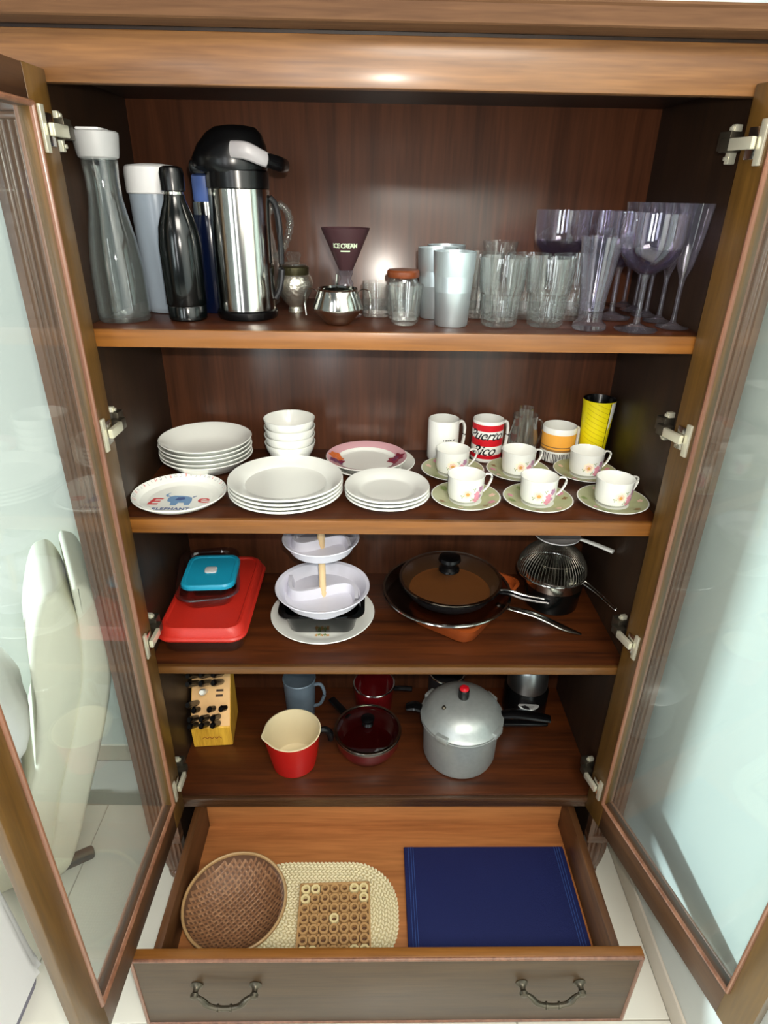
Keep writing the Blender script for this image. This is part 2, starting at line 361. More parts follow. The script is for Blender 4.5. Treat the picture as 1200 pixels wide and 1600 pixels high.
# doors ------------------------------------------------------------
def door(s):
    X = Vector((-.022, -1, 0)) if s < 0 else Vector((.251, -1, 0)); X.normalize()
    rz = math.atan2(X.y, X.x)
    t = s  # local y is +x side for both; thickness goes outward
    DW, Z0, Z1, ST, GA, GB, GZ0, GZ1 = .552, .302, 1.905, .0, .066, .488, .392, 1.852
    y0, y1 = (0, .021) if s > 0 else (-.021, 0)
    org = (s*.53, -.003, 0)
    bm = bmesh.new()
    box(bm, 0, GA, y0, y1, Z0, Z1, .0025)
    d = mesh_obj('door', bm, W_STILE, cab, loc=org); d.rotation_euler = (0, 0, rz)
    bm = bmesh.new(); box(bm, GB, DW, y0, y1, Z0, Z1, .0025); mesh_obj('stile', bm, W_STILE, d)
    for za, zb in ((Z0+.001, GZ0), (GZ1, Z1-.001)):
        bm = bmesh.new(); box(bm, GA-.001, GB+.001, y0+.0005, y1-.0005, za, zb, .002); mesh_obj('rail', bm, W_RAIL, d)
    # raised bead round the glass, on both faces
    bm = bmesh.new()
    for yy in (y0, y1):
        for q in ((GA-.004, GZ0-.004, GB+.004, GZ0-.004), (GA-.004, GZ1+.004, GB+.004, GZ1+.004), (GA-.004, GZ0-.004, GA-.004, GZ1+.004), (GB+.004, GZ0-.004, GB+.004, GZ1+.004)):
            tube(bm, [(q[0], yy, q[1]), (q[2], yy, q[3])], .0055, 10, sub=1, flat=(1, .8))
    mesh_obj('bead', bm, W_MOLD, d)
    bm = bmesh.new(); box(bm, GA-.004, GB+.004, (y0+y1)/2-.002, (y0+y1)/2+.002, GZ0-.004, GZ1+.004)
    mesh_obj('glass_pane', bm, GLASSD, d, smooth=False)
    iy = 0; n_ = -s          # the room-side (inner) face is local y=0; inward normal is local -s*y
    for z in ((1.826, 1.350, .868, .412)):
        bm = bmesh.new(); f = lambda a, b: (min(a, b), max(a, b))
        def hb(xa, xb, ya, yb, za, zb, mi, bev=.0012):
            a, b = f(n_*ya, n_*yb); box(bm, xa, xb, a, b, za, zb, bev, mi)
        hb(.036, .049, .000, .005, z-.031, z+.031, 0)                      # cup flange
        hb(.014, .036, .000, .004, z-.022, z+.022, 1)
        hb(-.012, .036, .006, .0145, z-.0085, z+.0085, 0)                  # arm
        hb(-.035, -.010, -.010, .012, z-.010, z+.010, 2)                   # arm end
        hb(-.052, -.026, -.0215, .002, z-.007, z+.020, 2)                  # mount body
        hb(-.040, -.030, -.0215, -.008, z-.026, z+.030, 0)                 # cross plate on the side panel
        # screws
        for dz in (-.018, .024):
            a, b = f(n_*-.008, n_*-.004); box(bm, -.039, -.031, a, b, z+dz-.003, z+dz+.003, .001, 0)
        mesh_obj('hinge', bm, [NICKEL, CHROME, PEWTER], d)
    return d
dl = door(-1); dr = door(1)

# drawer -----------------------------------------------------------
DB = .150
bm = bmesh.new(); box(bm, -.495, .495, -.346, .052, DB-.008, DB, .0005)
drw = mesh_obj('drawer', bm, W_DRAW, cab)
for q in ((-.513, -.495), (.495, .513)):
    bm = bmesh.new(); box(bm, q[0], q[1], -.346, .066, DB-.02, .272, .002); mesh_obj('drawer_side', bm, W_DRAWD, drw)
bm = bmesh.new(); box(bm, -.495, .495, .052, .066, DB-.02, .265, .002); mesh_obj('drawer_back', bm, W_DRAW, drw)
bm = bmesh.new(); box(bm, -.552, .552, -.368, -.3465, .034, .2955, .0025); mesh_obj('drawer_front', bm, W_EDGE, drw)
bm = bmesh.new(); box(bm, -.543, .543, -.3705, -.3675, .044, .286, .001); mesh_obj('front_panel', bm, W_FRONT, drw)
bm = bmesh.new()
for q in (((-.5475, .29), (.5475, .29)), ((-.5475, .0395), (.5475, .0395)), ((-.5475, .0395), (-.5475, .29)), ((.5475, .0395), (.5475, .29))):
    tube(bm, [(q[0][0], -.368, q[0][1]), (q[1][0], -.368, q[1][1])], .005, 10, sub=1)
mesh_obj('front_bead', bm, W_MOLD, drw)
for hx in (-.354, .360):
    bm = bmesh.new()
    for e in (-1, 1):
        x = hx+e*.064
        lathe(bm, [(0, 0), (.013, 0), (.014, .002), (.009, .005), (.006, .010), (.006, .016), (.0095, .020), (.008, .026), (0, .028)], 20)
        for v in bm.verts:
            if not v.tag: v.tag = True; v.co = Vector((x+v.co.x, -.3705-v.co.z, .200+v.co.y))
    tube(bm, [(hx-.064, -.391, .200), (hx-.05, -.396, .196), (hx-.032, -.402, .180), (hx, -.404, .175), (hx+.032, -.402, .180), (hx+.05, -.396, .196), (hx+.064, -.391, .200)], [.004, .0045, .007, .0055, .0055, .0055, .007, .0045, .004], 10)
    for q in (-.014, .014): 
        tube(bm, [(hx+q-.002, -.4035, .176), (hx+q+.002, -.4035, .176)], .0078, 10, sub=1)
    mesh_obj('handle', bm, PEWTER, drw)

# ================================================================== SHELF ONE
S1 = 1.5302
def simple(name, loc, label, cat, parts, group=None, rz=0):
    """parts: (part name, profile, material(s), segments)"""
    t = thing(name, loc, label, cat, group, rz)
    for p in parts:
        bm = bmesh.new(); lathe(bm, p[1], p[3] if len(p) > 3 else 48); mesh_obj(p[0], bm, p[2], t)
    return t
# water carafe
t = simple('carafe', (-.5075, .088, S1), 'tall clear plastic carafe with a pale grey lid, leftmost on the top shelf', 'carafe', [
    ('body', [(0, .002), (.044, .002), (.0462, .006), (.0465, .02), (.0455, .09), (.040, .14), (.033, .175), (.028, .205), (.0275, .235), (.030, .268), (.0285, .268), (.026, .235), (.0265, .205), (.0315, .175), (.0385, .14), (.044, .09), (.045, .02), (.044, .010), (0, .009)], PLAST, 56),
    ('lid', [(.026, .262), (.0325, .266), (.034, .272), (.0370, .298), (.0370, .302), (.034, .304), (0, .303)], plain('pale_grey_plastic', (158, 158, 158), .45), 40)])
bm = bmesh.new(); box(bm, -.018, .02, -.034, .01, .3035, .3075, .002); mesh_obj('spout_flap', bm, WPLAS, t)
# canister
simple('canister', (-.458, .203, S1), 'frosted plastic canister with a deep white lid between the carafe and the black bottle', 'canister', [
    ('body', [(0, .001), (.038, .001), (.041, .006), (.0465, .215), (.045, .215), (.0395, .008), (0, .006)], FROST),
    ('lid', [(.0475, .212), (.0495, .214), (.0495, .250), (.048, .256), (.044, .259), (.02, .262), (0, .262)], WPLAS)])
simple('bottle', (-.396, .112, S1), 'glossy black swing shaped bottle with a black cap left of the steel airpot', 'bottle', [
    ('body', [(0, 0), (.033, 0), (.0355, .003), (.0355, .025), (.0350, .026), (.0368, .029), (.0372, .13), (.034, .16), (.026, .185), (.019, .203), (.018, .212), (0, .212)], BLKGLOSS),
    ('neck', [(.0165, .205), (.0165, .219), (0, .219)], STEEL, 32),
    ('cap', [(.0175, .216), (.0205, .218), (.0212, .245), (.019, .253), (.012, .256), (0, .2565)], BLACK, 36)])
simple('bottle', (-.360, .206, S1), 'navy blue bottle with steel collar and blue cap half behind the airpot', 'bottle', [
    ('body', [(0, 0), (.031, 0), (.033, .004), (.033, .165), (.030, .178), (0, .178)], NAVY),
    ('collar', [(.029, .176), (.029, .200), (0, .200)], STEEL),
    ('cap', [(.024, .199), (.026, .203), (.026, .243), (.022, .247), (0, .247)], BLUEC)])
# airpot
t = simple('airpot', (-.288, .144, S1), 'stainless steel airpot with a black domed pump lid and grey lever', 'airpot', [
    ('base', [(0, 0), (.055, 0), (.0575, .004), (.0575, .014), (.055, .017)], BLACK),
    ('body', [(.0545, .015), (.0545, .222), (.05, .226)], STEEL, 64),
    ('collar', [(.052, .222), (.0555, .224), (.0555, .250), (.05, .255), (0, .256)], BLACK)])
bm = bmesh.new()
L_ = []
for z, sx, sy, ox in ((.248, .056, .055, -.006), (.256, .066, .058, -.010), (.270, .067, .058, -.010), (.290, .060, .054, -.006), (.308, .048, .045, -.001), (.317, .036, .034, .002), (.320, .018, .018, .003)):
    L_.append(([(ox+sx*math.cos(2*PI*k/40), sy*math.sin(2*PI*k/40)) for k in range(40)], z))
loft(bm, L_); box(bm, -.082, -.05, -.018, .018, .244, .268, .008)
mesh_obj('lid', bm, BLACK, t)
bm = bmesh.new(); tube(bm, [(.004, -.056, .281), (.03, -.062, .279), (.058, -.05, .268), (.078, -.02, .262), (.082, .012, .262)], [.013, .0135, .012, .009, .006], 12, flat=(.55, 1))
lv = mesh_obj('lever', bm, GREYP, t)
bm = bmesh.new(); tube(bm, [(.060, -.049, .267), (.079, -.022, .262), (.085, .012, .261)], [.011, .0125, .011], 12, flat=(.7, 1)); mesh_obj('lever_tip', bm, BLACK, lv)
bm = bmesh.new(); tube(bm, [(.0545, .0, .035), (.066, .004, .06), (.070, .006, .12), (.066, .004, .19), (.0545, 0, .21)], .008, 10, flat=(1.2, .7)); mesh_obj('side_handle', bm, CHAR, t)
# glass jug behind the airpot
t = simple('jug', (-.293, .272, S1), 'clear glass jug with twisted handle hidden behind the steel airpot', 'jug', [
    ('body', [(0, .002), (.042, .002), (.050, .01), (.054, .06), (.048, .12), (.040, .16), (.044, .198), (.0425, .198), (.038, .16), (.046, .12), (.052, .06), (.048, .012), (0, .008)], GLASS)])
bm = bmesh.new(); pts = smooth_path([(.040, -.010, .185), (.064, -.018, .196), (.080, -.022, .178), (.080, -.022, .15), (.066, -.016, .118), (.050, -.010, .10)], 5)
for i, p in enumerate(pts):
    r = .0045+.0022*(i % 2)
    bmesh.ops.create_icosphere(bm, subdivisions=2, radius=r+.002, matrix=Matrix.Translation(p))
mesh_obj('handle', bm, GLASS, t)
# ornamental silver jar
t = simple('jar', (-.203, .214, S1), 'silver embossed jar with a glass stopper lid beside the airpot', 'jar', [
    ('body', [(0, 0), (.014, 0), (.012, .01), (.022, .022), (.031, .042), (.033, .056), (.030, .068), (.027, .072), (0, .072)], plain('embossed_silver', (210, 206, 192), .25, .9, bump=1.0, bscale=140), 40),
    ('neck', [(.0255, .070), (.0265, .074), (.0265, .086), (.024, .088), (0, .088)], plain('olive_metal', (70, 66, 44), .3, .7), 40),
    ('stopper', [(.018, .087), (.022, .089), (.022, .093), (.010, .096), (.012, .102), (.014, .108), (.010, .114), (0, .116)], GLASS, 32)])
t.scale = (1.12, 1.12, 1.0)
# sugar bowl with two handles
t = simple('sugar_bowl', (-.109, .082, S1), 'faceted stainless steel sugar bowl with two wire handles', 'bowl', [
    ('bowl', [(0, .0), (.020, .0), (.024, .002), (.046, .026), (.047, .030), (.036, .060), (.038, .063), (.0365, .0635), (.0345, .060), (.045, .030), (.022, .005), (0, .004)], STEEL, 24)])
for s in (-1, 1):
    bm = bmesh.new(); tube(bm, [(s*.036, 0, .056), (s*.046, -.002, .062), (s*.058, -.004, .058), (s*.060, -.005, .04), (s*.058, -.006, .016)], .0018, 8, flat=(1.6, .7)); mesh_obj('handle', bm, CHROME, t)
bm = bmesh.new(); tube(bm, [(-.010, .015, .012), (-.004, .014, .05), (-.001, .013, .086)], .003, 8, flat=(1.5, .6)); bmesh.ops.create_uvsphere(bm, u_segments=10, v_segments=6, radius=.006, matrix=Matrix.Translation((-.010, .015, .013)))
tt = thing('teaspoon', (-.109, .082, S1), 'small steel teaspoon standing in the sugar bowl', 'spoon'); o = mesh_obj('spoon_body', bm, STEEL, tt)
# ice cream cup
t = thing('sundae_cup', (-.097, .162, S1), 'plum cone shaped ice cream cup with pale lettering behind the sugar bowl', 'cup')
bm = bmesh.new(); lathe(bm, [(.0, .086), (.013, .086), (.0465, .161), (.0452, .161), (.0125, .090), (0, .089)], 48); mesh_obj('cone', bm, CONEP, t)
bm = bmesh.new(); lathe(bm, [(0, .001), (.030, .001), (.031, .004), (.012, .010), (.009, .03), (.010, .05), (.015, .062), (.010, .072), (.015, .084), (.013, .088), (0, .088)], 40); mesh_obj('stem', bm, PURPL, t)
cf = lambda z: .013+(z-.086)/.075*.0335
bm = bmesh.new(); put_text(bm, 'ICE CREAM', .0115, cyl_map(cf, FRONT+.02, .131), bold=.0003, spacing=.82)
f_ = cyl_map(cf, FRONT+.02, .122)
for k in range(6): poly(bm, [f_(-.009+.003*k, -.0012), f_(-.006+.003*k, -.0012), f_(-.006+.003*k, .0012), f_(-.009+.003*k, .0012)])
mesh_obj('lettering', bm, PALEI, t, smooth=False)
# little glass creamer behind
t = simple('glass_cup', (-.038, .170, S1), 'small clear glass cup with a handle behind the right side of the sugar bowl', 'cup', [
    ('body', [(0, .001), (.026, .001), (.028, .006), (.027, .066), (.0255, .066), (.0262, .008), (0, .007)], GLASS)])
bm = bmesh.new(); tube(bm, [(.026, 0, .055), (.040, 0, .055), (.044, 0, .035), (.038, 0, .016), (.027, 0, .014)], .003, 8); mesh_obj('handle', bm, GLASS, t)
simple('glass_saucer', (-.034, .270, S1), 'thin clear glass dish at the back behind the small glass cup', 'dish', [('dish', [(0, .001), (.03, .001), (.05, .012), (.049, .014), (.03, .004), (0, .004)], GLASS)])
simple('votive_glass', (.0155, .082, S1), 'small round clear glass cup just left of the aluminium tumblers', 'cup', [
    ('body', [(0, .001), (.020, .001), (.025, .006), (.0325, .064), (.0335, .072), (.032, .072), (.031, .064), (.0235, .010), (0, .008)], GLASS)])
t = simple('spice_jar', (.014, .152, S1), 'clear glass jar with a reddish wooden lid behind the small glass cup', 'jar', [
    ('body', [(0, .001), (.028, .001), (.030, .005), (.030, .066), (.026, .076), (.0245, .076), (.0285, .066), (.0285, .008), (0, .006)], GLASS),
    ('lid', [(.0, .0765), (.030, .0765), (.0315, .080), (.0315, .087), (.029, .090), (0, .091)], AMBER)])
# aluminium tumblers
pr = [(0, 0), (.029, 0), (.0305, .002), (.0352, .086), (.0366, .090), (.0386, .127), (.0388, .129), (.0372, .129), (.036, .09), (.0295, .004), (0, .004)]
al = simple('tumbler', (.103, .084, S1), 'brushed aluminium tumbler standing in front of two others', 'tumbler', [('body', pr, ALU)], 'aluminium tumblers on the top shelf')
dup(al, (.080, .166, S1), 'brushed aluminium tumbler behind the front one, beside the wooden lid jar')
dup(al, (.104, .246, S1), 'rearmost brushed aluminium tumbler, only its rim showing')
# faceted drinking glasses
def facet_glass(name, loc, label, group, h=.121, k=1.0):
    t = thing(name, loc, label, 'glass', group)
    bm = bmesh.new()
    N = 180
    outer = [(.0300, .002, 0, 0), (.0335, .006, .5, 0), (.0352, .03, 1, 0), (.0368, .056, 1, 0), (.0372, .0585, .4, 0), (.0395, .0615, 0, .3), (.0412, .070, 0, 1), (.0425, .105, 0, .9), (.0430, h-.002, 0, .2), (.0425, h, 0, 0)]
    rings = []
    for r, z, f1, f2 in outer:
        rings.append([])
        for q in range(N):
            a = 2*PI*q/N; rr = k*r*(1-f1*.055*(1-abs(math.sin(9*a)))-f2*.05*(1-abs(math.cos(4.5*a))))
            rings[-1].append(bm.verts.new((rr*math.cos(a), rr*math.sin(a), z*k)))
    for r, z in ((.0416, h), (.0405, .100), (.0385, .072), (.0335, .058), (.0295, .014), (.026, .011)):
        rings.append([bm.verts.new((k*r*math.cos(2*PI*q/N), k*r*math.sin(2*PI*q/N), z*k)) for q in range(N)])
    for i in range(len(rings)-1):
        for q in range(N): bm.faces.new((rings[i][q], rings[i][(q+1) % N], rings[i+1][(q+1) % N], rings[i+1][q]))
    bm.faces.new(rings[0]); bm.faces.new(rings[-1])
    mesh_obj('body', bm, GLASS, t, ang=.30); return t
g = facet_glass('drinking_glass', (.192, .080, S1), 'front left faceted glass tumbler, beside the aluminium tumbler', 'faceted glasses on the top shelf')
dup(g, (.279, .082, S1), 'front right faceted glass tumbler, left of the tall pilsner glass', .2)
dup(g, (.166, .172, S1), 'back faceted glass tumbler showing between the aluminium tumbler and front left glass', .1)
dup(g, (.258, .168, S1), 'back faceted glass tumbler showing between the two front glasses', .3)
dup(g, (.346, .162, S1), 'back faceted glass tumbler directly behind the tall pilsner glass', .15)
simple('tall_glass', (.216, .258, S1), 'taller plain glass with a dark rim standing behind the faceted glasses', 'glass', [
    ('body', [(0, .001), (.026, .001), (.028, .005), (.034, .120), (.037, .137), (.0355, .137), (.032, .12), (.0265, .008), (0, .007)], GLASS)])
simple('pilsner_glass', (.357, .060, S1), 'slender clear footed pilsner glass in front of the round wine goblets', 'glass', [
    ('body', [(0, .001), (.030, .001), (.0315, .004), (.030, .010), (.0225, .016), (.0215, .03), (.024, .06), (.030, .1), (.0365, .158), (.0352, .158), (.0285, .1), (.0225, .06), (.019, .034), (0, .030)], PURPL)])
gob = simple('wine_goblet', (.441, .050, S1), 'foremost round wine goblet with purple tinted bowl at the shelf edge', 'goblet', [
    ('foot', [(0, .001), (.037, .001), (.0385, .004), (.020, .008), (.006, .014), (.0048, .03), (.0048, .085), (.008, .098), (0, .099)], PURPL),
    ('bowl', [(.0, .097, 0), (.014, .099, 0), (.036, .112, 0), (.050, .132, 0), (.0525, .141, 1), (.0545, .156, 1), (.0545, .196, 1), (.0532, .196, 1), (.0532, .156, 1), (.051, .142, 0), (.048, .133, 0), (.034, .114, 0), (.013, .102, 0), (0, .100, 0)], [PURPD, PURPL], 60)], 'round wine goblets on the top shelf')
dup(gob, (.440, .182, S1), 'round wine goblet directly behind the foremost one')
dup(gob, (.337, .252, S1), 'round wine goblet showing left of the pilsner glass')
dup(gob, (.440, .306, S1), 'rearmost round wine goblet near the back panel')
flt = simple('champagne_flute', (.523, .082, S1), 'foremost clear champagne flute beside the right door', 'flute', [
    ('foot', [(0, .001), (.029, .001), (.0305, .003), (.015, .006), (.005, .012), (.0038, .03), (.0038, .075), (.006, .088), (0, .089)], PURPL, 36),
    ('bowl', [(0, .087), (.006, .089), (.014, .110), (.022, .150), (.0295, .212), (.0283, .212), (.021, .15), (.012, .112), (0, .095)], PURPL, 40)], 'champagne flutes along the right side of the top shelf')
for y, lab in ((.147, 'second'), (.212, 'third'), (.277, 'fourth'), (.342, 'fifth and rearmost')):
    dup(flt, (.523, y, S1), lab+' champagne flute from the front in the row along the right side')

# ================================================================== SHELF TWO
S2 = 1.1537
def surf(prof, r):
    P = prof[::-1]
    for a, b in zip(P, P[1:]):
        if a[0] <= r <= b[0]: return a[1]+(b[1]-a[1])*(r-a[0])/max(1e-9, b[0]-a[0])
    return max(p[1] for p in prof)
def plate_prof(R, h, foot=.6, rimw=.28, th=.003, mi=(0, 0)):
    """(outer underside, rim, inner surface); material mi[0] on the well, mi[1] on the rim"""
    well = R*(1-rimw)
    return [(0, .002, 0), (R*foot, .001, 0), (R*foot, .0005, 0), (R*(foot+.02), .003, 0), (well, h*.45, 0), (R, h-.001, 0), (R+.0005, h, 0), (R-.001, h+th*.5, mi[1]), (well, h*.55+th*.6, mi[0]), (well*.93, th+.003, mi[0]), (well*.8, th+.001, mi[0]), (0, th+.001, mi[0])]
def stack(name, cat, x, y, z, n, step, prof, labels, group, mat=WHITE, seg=64):
    t = simple(name, (x, y, z), labels[0], cat, [('body', prof, mat, seg)], group)
    for k in range(1, n):
        dup(t, (x+random.uniform(-.0012, .0012), y+random.uniform(-.0012, .0012), z+step*k), labels[k])
    return t
ORD = ['second from the bottom', 'middle', 'second from the top']
def stk_labels(what, n):
    mids = {2: [], 3: ['middle'], 4: ['second from bottom', 'second from top'], 5: ['second from bottom', 'middle', 'second from top']}[n]
    return ['lowest '+what]+[m+' '+what for m in mids]+['topmost '+what]
stack('dinner_plate', 'plate', -.230, .113, S2, 4, .0088, plate_prof(.123, .021, .62, .24, .0055), stk_labels('plate in the stack of large white dinner plates', 4), 'large white dinner plates')
stack('side_plate', 'plate', -.0095, .103, S2, 3, .0085, plate_prof(.0915, .018, .6, .3, .0055), stk_labels('plate in the stack of small white side plates', 3), 'small white side plates')
dp = [(0, .002), (.050, .0005), (.053, .004), (.080, .014), (.098, .034), (.1065, .040), (.107, .0415), (.105, .0425), (.096, .037), (.078, .019), (.05, .0075), (0, .006)]
stack('soup_plate', 'plate', -.436, .268, S2, 5, .0098, dp, stk_labels('plate in the stack of deep white soup plates', 5), 'deep white soup plates')
bp_ = [(0, .002), (.026, 0), (.028, .003), (.046, .030), (.056, .050), (.0595, .064), (.060, .066), (.0585, .066), (.0545, .051), (.044, .031), (.026, .008), (0, .006)]
stack('bowl', 'bowl', -.240, .285, S2, 4, .0195, bp_, stk_labels('bowl in the stack of small white bowls', 4), 'small white bowls')
# elephant plate
t = simple('child_plate', (-.4555, .093, S2), 'white child plate with a blue elephant and red letters E, by the left door', 'plate', [('body', plate_prof(.0985, .020, .62, .12), WHITE, 64)])
bm = bmesh.new()
P_ = lambda a, b, sx=1.0: [(sx*p[0]+a, p[1]+b) for p in []]
ZP = .0046
flat = lambda ox, oy: (lambda u, v: (ox+u, oy+v, ZP))
put_text(bm, 'E', .050, lambda u, v: (-.053+u*1.0, -.018+v*.85, ZP), 0, bold=.0012, shear=.2); put_text(bm, 'e', .060, lambda u, v: (.052+u, -.007+v*.8, ZP), 0, bold=.0004)
def blob(pts, mi, z=ZP): poly(bm, [(p[0]*1.05-.003, p[1]*1.05-.016, z) for p in pts], mi)
blob([(-.022, .012), (-.020, .022), (-.012, .026), (.004, .026), (.016, .024), (.026, .018), (.029, .004), (.028, -.016), (.018, -.017), (.015, -.006), (.004, -.006), (.002, -.018), (-.010, -.018), (-.012, -.004), (-.020, .000)], 1)
blob([(-.020, .022), (-.027, .021), (-.031, .029), (-.028, .036), (-.022, .041), (-.025, .035), (-.026, .028), (-.022, .026)], 1)
blob([(-.006, .006), (-.002, .018), (.010, .020), (.014, .010), (.006, .004)], 2, ZP+.0003)
blob([(.028, .018), (.034, .024), (.033, .027), (.026, .021)], 2)
put_text(bm, 'ELEPHANT', .0145, flat(-.007, -.052), 2, bold=.0005, spacing=1.15)
CP = plate_prof(.0985, .020, .62, .12)
al_ = 'A B C D E F G H I J K L M N O P Q R S T U V W X Y Z '.replace(' ', '')*2
for k, ch in enumerate(al_):
    a = -PI/2+2*PI*k/len(al_)
    def fn(u, v, a=a):
        r = .0925+v; q = a+u/.0925
        return (r*math.cos(q), r*math.sin(q), surf(CP, r)+.0007)
    put_text(bm, ch, .0085, fn, 3 if k % 3 else 0)
mesh_obj('print', bm, [REDI, BLUEI, BLUED, GREYI], t, smooth=False)
# pink plates
simple('plate', (-.045, .285, S2), 'lower plain white plate under the pink rimmed flower plate', 'plate', [('body', plate_prof(.105, .018, .6, .24), WHITE, 64)])
t = simple('flower_plate', (-.057, .288, S2+.0095), 'pink rimmed plate with dark red and orange flowers, on a white plate', 'plate', [('body', plate_prof(.098, .020, .6, .24, mi=(0, 1)), [WHITE, PINK], 64)])
pp = plate_prof(.098, .020, .6, .24); bm = bmesh.new()
def flower(ox, oy, r, n, mi, a0=0, wdt=.3, off=.0006):
    for pt in petals(n, r, wdt, a0):
        c = (sum(p[0] for p in pt)/len(pt), sum(p[1] for p in pt)/len(pt))
        C0 = bm.verts.new((ox+c[0], oy+c[1], surf(pp, math.hypot(ox+c[0], oy+c[1]))+off+.0008)); V = [bm.verts.new((ox+p[0], oy+p[1], surf(pp, min(.0965, math.hypot(ox+p[0], oy+p[1])))+off)) for p in pt]
        for k in range(len(V)): f = bm.faces.new((V[k], V[(k+1) % len(V)], C0)); f.material_index = mi
flower(.071, .006, .024, 6, 0, .3, .30); flower(.071, .006, .010, 5, 1, .3, .3, .0016)
flower(-.074, .012, .020, 6, 2, .1, .36); flower(-.072, -.018, .018, 6, 1, .5, .34); flower(-.060, -.004, .009, 5, 0, .5, .34, .0012)
for a, b in (((.070, -.014), (.054, -.044)), ((.076, -.014), (.064, -.040))):
    V = []
    for q in range(9):
        x = a[0]+(b[0]-a[0])*q/8; y = a[1]+(b[1]-a[1])*q/8; z = surf(pp, math.hypot(x, y))+.001
        V.append((bm.verts.new((x-.0022, y, z)), bm.verts.new((x+.0022, y, z))))
    for q in range(8): bm.faces.new((V[q][0], V[q][1], V[q+1][1], V[q+1][0]))
mesh_obj('floral_print', bm, [MAGI, PUR, ORI], t, smooth=False)
# cups on saucers
def make_cup():
    c = thing('teacup', (0, 0, 0), 'cup', 'cup', 'floral teacups')
    bm = bmesh.new(); lathe(bm, [(0, .002), (.018, .001), (.019, 0), (.021, .003), (.030, .005), (.0358, .010), (.0382, .020), (.0395, .058), (.0405, .061), (.0392, .0615), (.0378, .058), (.0358, .022), (.030, .010), (0, .006)], 56)
    mesh_obj('bowl', bm, WHITE, c)
    bm = bmesh.new(); tube(bm, [(.0385, 0, .052), (.048, 0, .056), (.058, 0, .053), (.060, 0, .043), (.053, 0, .027), (.044, 0, .017), (.037, 0, .014)], [.0022, .0024, .0026, .0026, .0024, .0022, .0022], 8, flat=(1.5, .8))
    mesh_obj('handle', bm, WHITE, c)
    bm = bmesh.new(); R = lambda z: .0382+(z-.020)/.038*.0013 if z > .020 else .0382-(.020-z)*.24
    HA = -1.86
    def fl(ua, v0, r, n, mi, w_=.32, a0=0, off=.0004):
        f = cyl_map(R, HA+ua/.038, v0, off)
        for pt in petals(n, r, w_, a0): poly(bm, [f(p[0], p[1]) for p in pt], mi)
    fl(0, .031, .0135, 7, 2, .44); fl(0, .031, .0085, 6, 3, .44, .3, .0009); fl(0, .030, .0045, 5, 1, .4, .3, .0014)
    for k in range(1): poly(bm, [cyl_map(R, HA, .031, .001)(*p) for p in disc(.003)], 1)
    fl(.021, .028, .0085, 5, 0, .34, .4); fl(.031, .038, .0085, 5, 4, .34, 1.0); fl(.020, .017, .0095, 5, 0, .34, .9); fl(.029, .022, .0055, 5, 4, .3)
    fl(.010, .018, .006, 3, 5, .2, 4.0); fl(-.011, .024, .005, 3, 5, .2, 2.5); fl(.014, .040, .005, 3, 5, .2, .7)
    mesh_obj('floral_print', bm, [PINKI, GOLDI, plain('cream_petal', (246, 232, 206), .4), ROSE, plain('mauve_ink', (176, 130, 160), .4), GREENI], c, smooth=False)
    return c
def make_saucer():
    s = thing('saucer', (0, 0, 0), 'saucer', 'saucer', 'floral saucers')
    bm = bmesh.new(); lathe(bm, [(0, .002, 0), (.040, .001, 0), (.041, 0, 0), (.043, .003, 0), (.060, .009, 0), (.0745, .014, 0), (.0752, .0148, 0), (.074, .0155, 0), (.0725, .0152, 1), (.058, .0115, 1), (.044, .0065, 1), (.035, .0048, 0), (.022, .0044, 0), (0, .0044, 0)], 64)
    mesh_obj('dish', bm, [WHITE, OLIVE], s)
    bm = bmesh.new()
    zf = lambda r: (.0152-(.0725-r)*.25 if r > .058 else .0115-(.058-r)*.357)+.0007
    for a, n, r, mi in ((-.5, 5, .009, 0), (-.9, 4, .007, 3), (.1, 5, .008, 1), (2.4, 5, .010, 2), (2.0, 5, .007, 0), (3.6, 5, .008, 3), (4.4, 5, .007, 1), (1.2, 5, .008, 2)):
        ox, oy = .059*math.cos(a), .059*math.sin(a)
        for pt in petals(n, r, .34, a): poly(bm, [(ox+p[0], oy+p[1], zf(math.hypot(ox+p[0], oy+p[1]))) for p in pt], mi)
    mesh_obj('floral_print', bm, [PINKI, ROSE, GREENI, plain('brown_ink', (140, 110, 70), .4)], s, smooth=False)
    return s
cup0 = make_cup(); sau0 = make_saucer()
POS = [(.1605, .099, .35, 'front left, beside the small side plates'), (.3165, .092, .12, 'front middle'), (.478, .087, .42, 'front right, beside the right door'),
       (.1485, .249, .25, 'back left, in front of the white mug'), (.305, .248, .30, 'back middle, between the red and orange mugs'), (.4665, .246, .2, 'back right, in front of the yellow tumbler')]
for i, (x, y, a, d) in enumerate(POS):
    s_ = sau0 if i == 0 else dup(sau0, (0, 0, 0), '', i*.9); s_.location = (x, y, S2); s_['label'] = 'pale green floral saucer, '+d
    c_ = cup0 if i == 0 else dup(cup0, (0, 0, 0), ''); c_.location = (x-.002, y-.002, S2+.0046); c_.rotation_euler = (0, 0, a*.8); c_['label'] = 'white rose patterned teacup, '+d
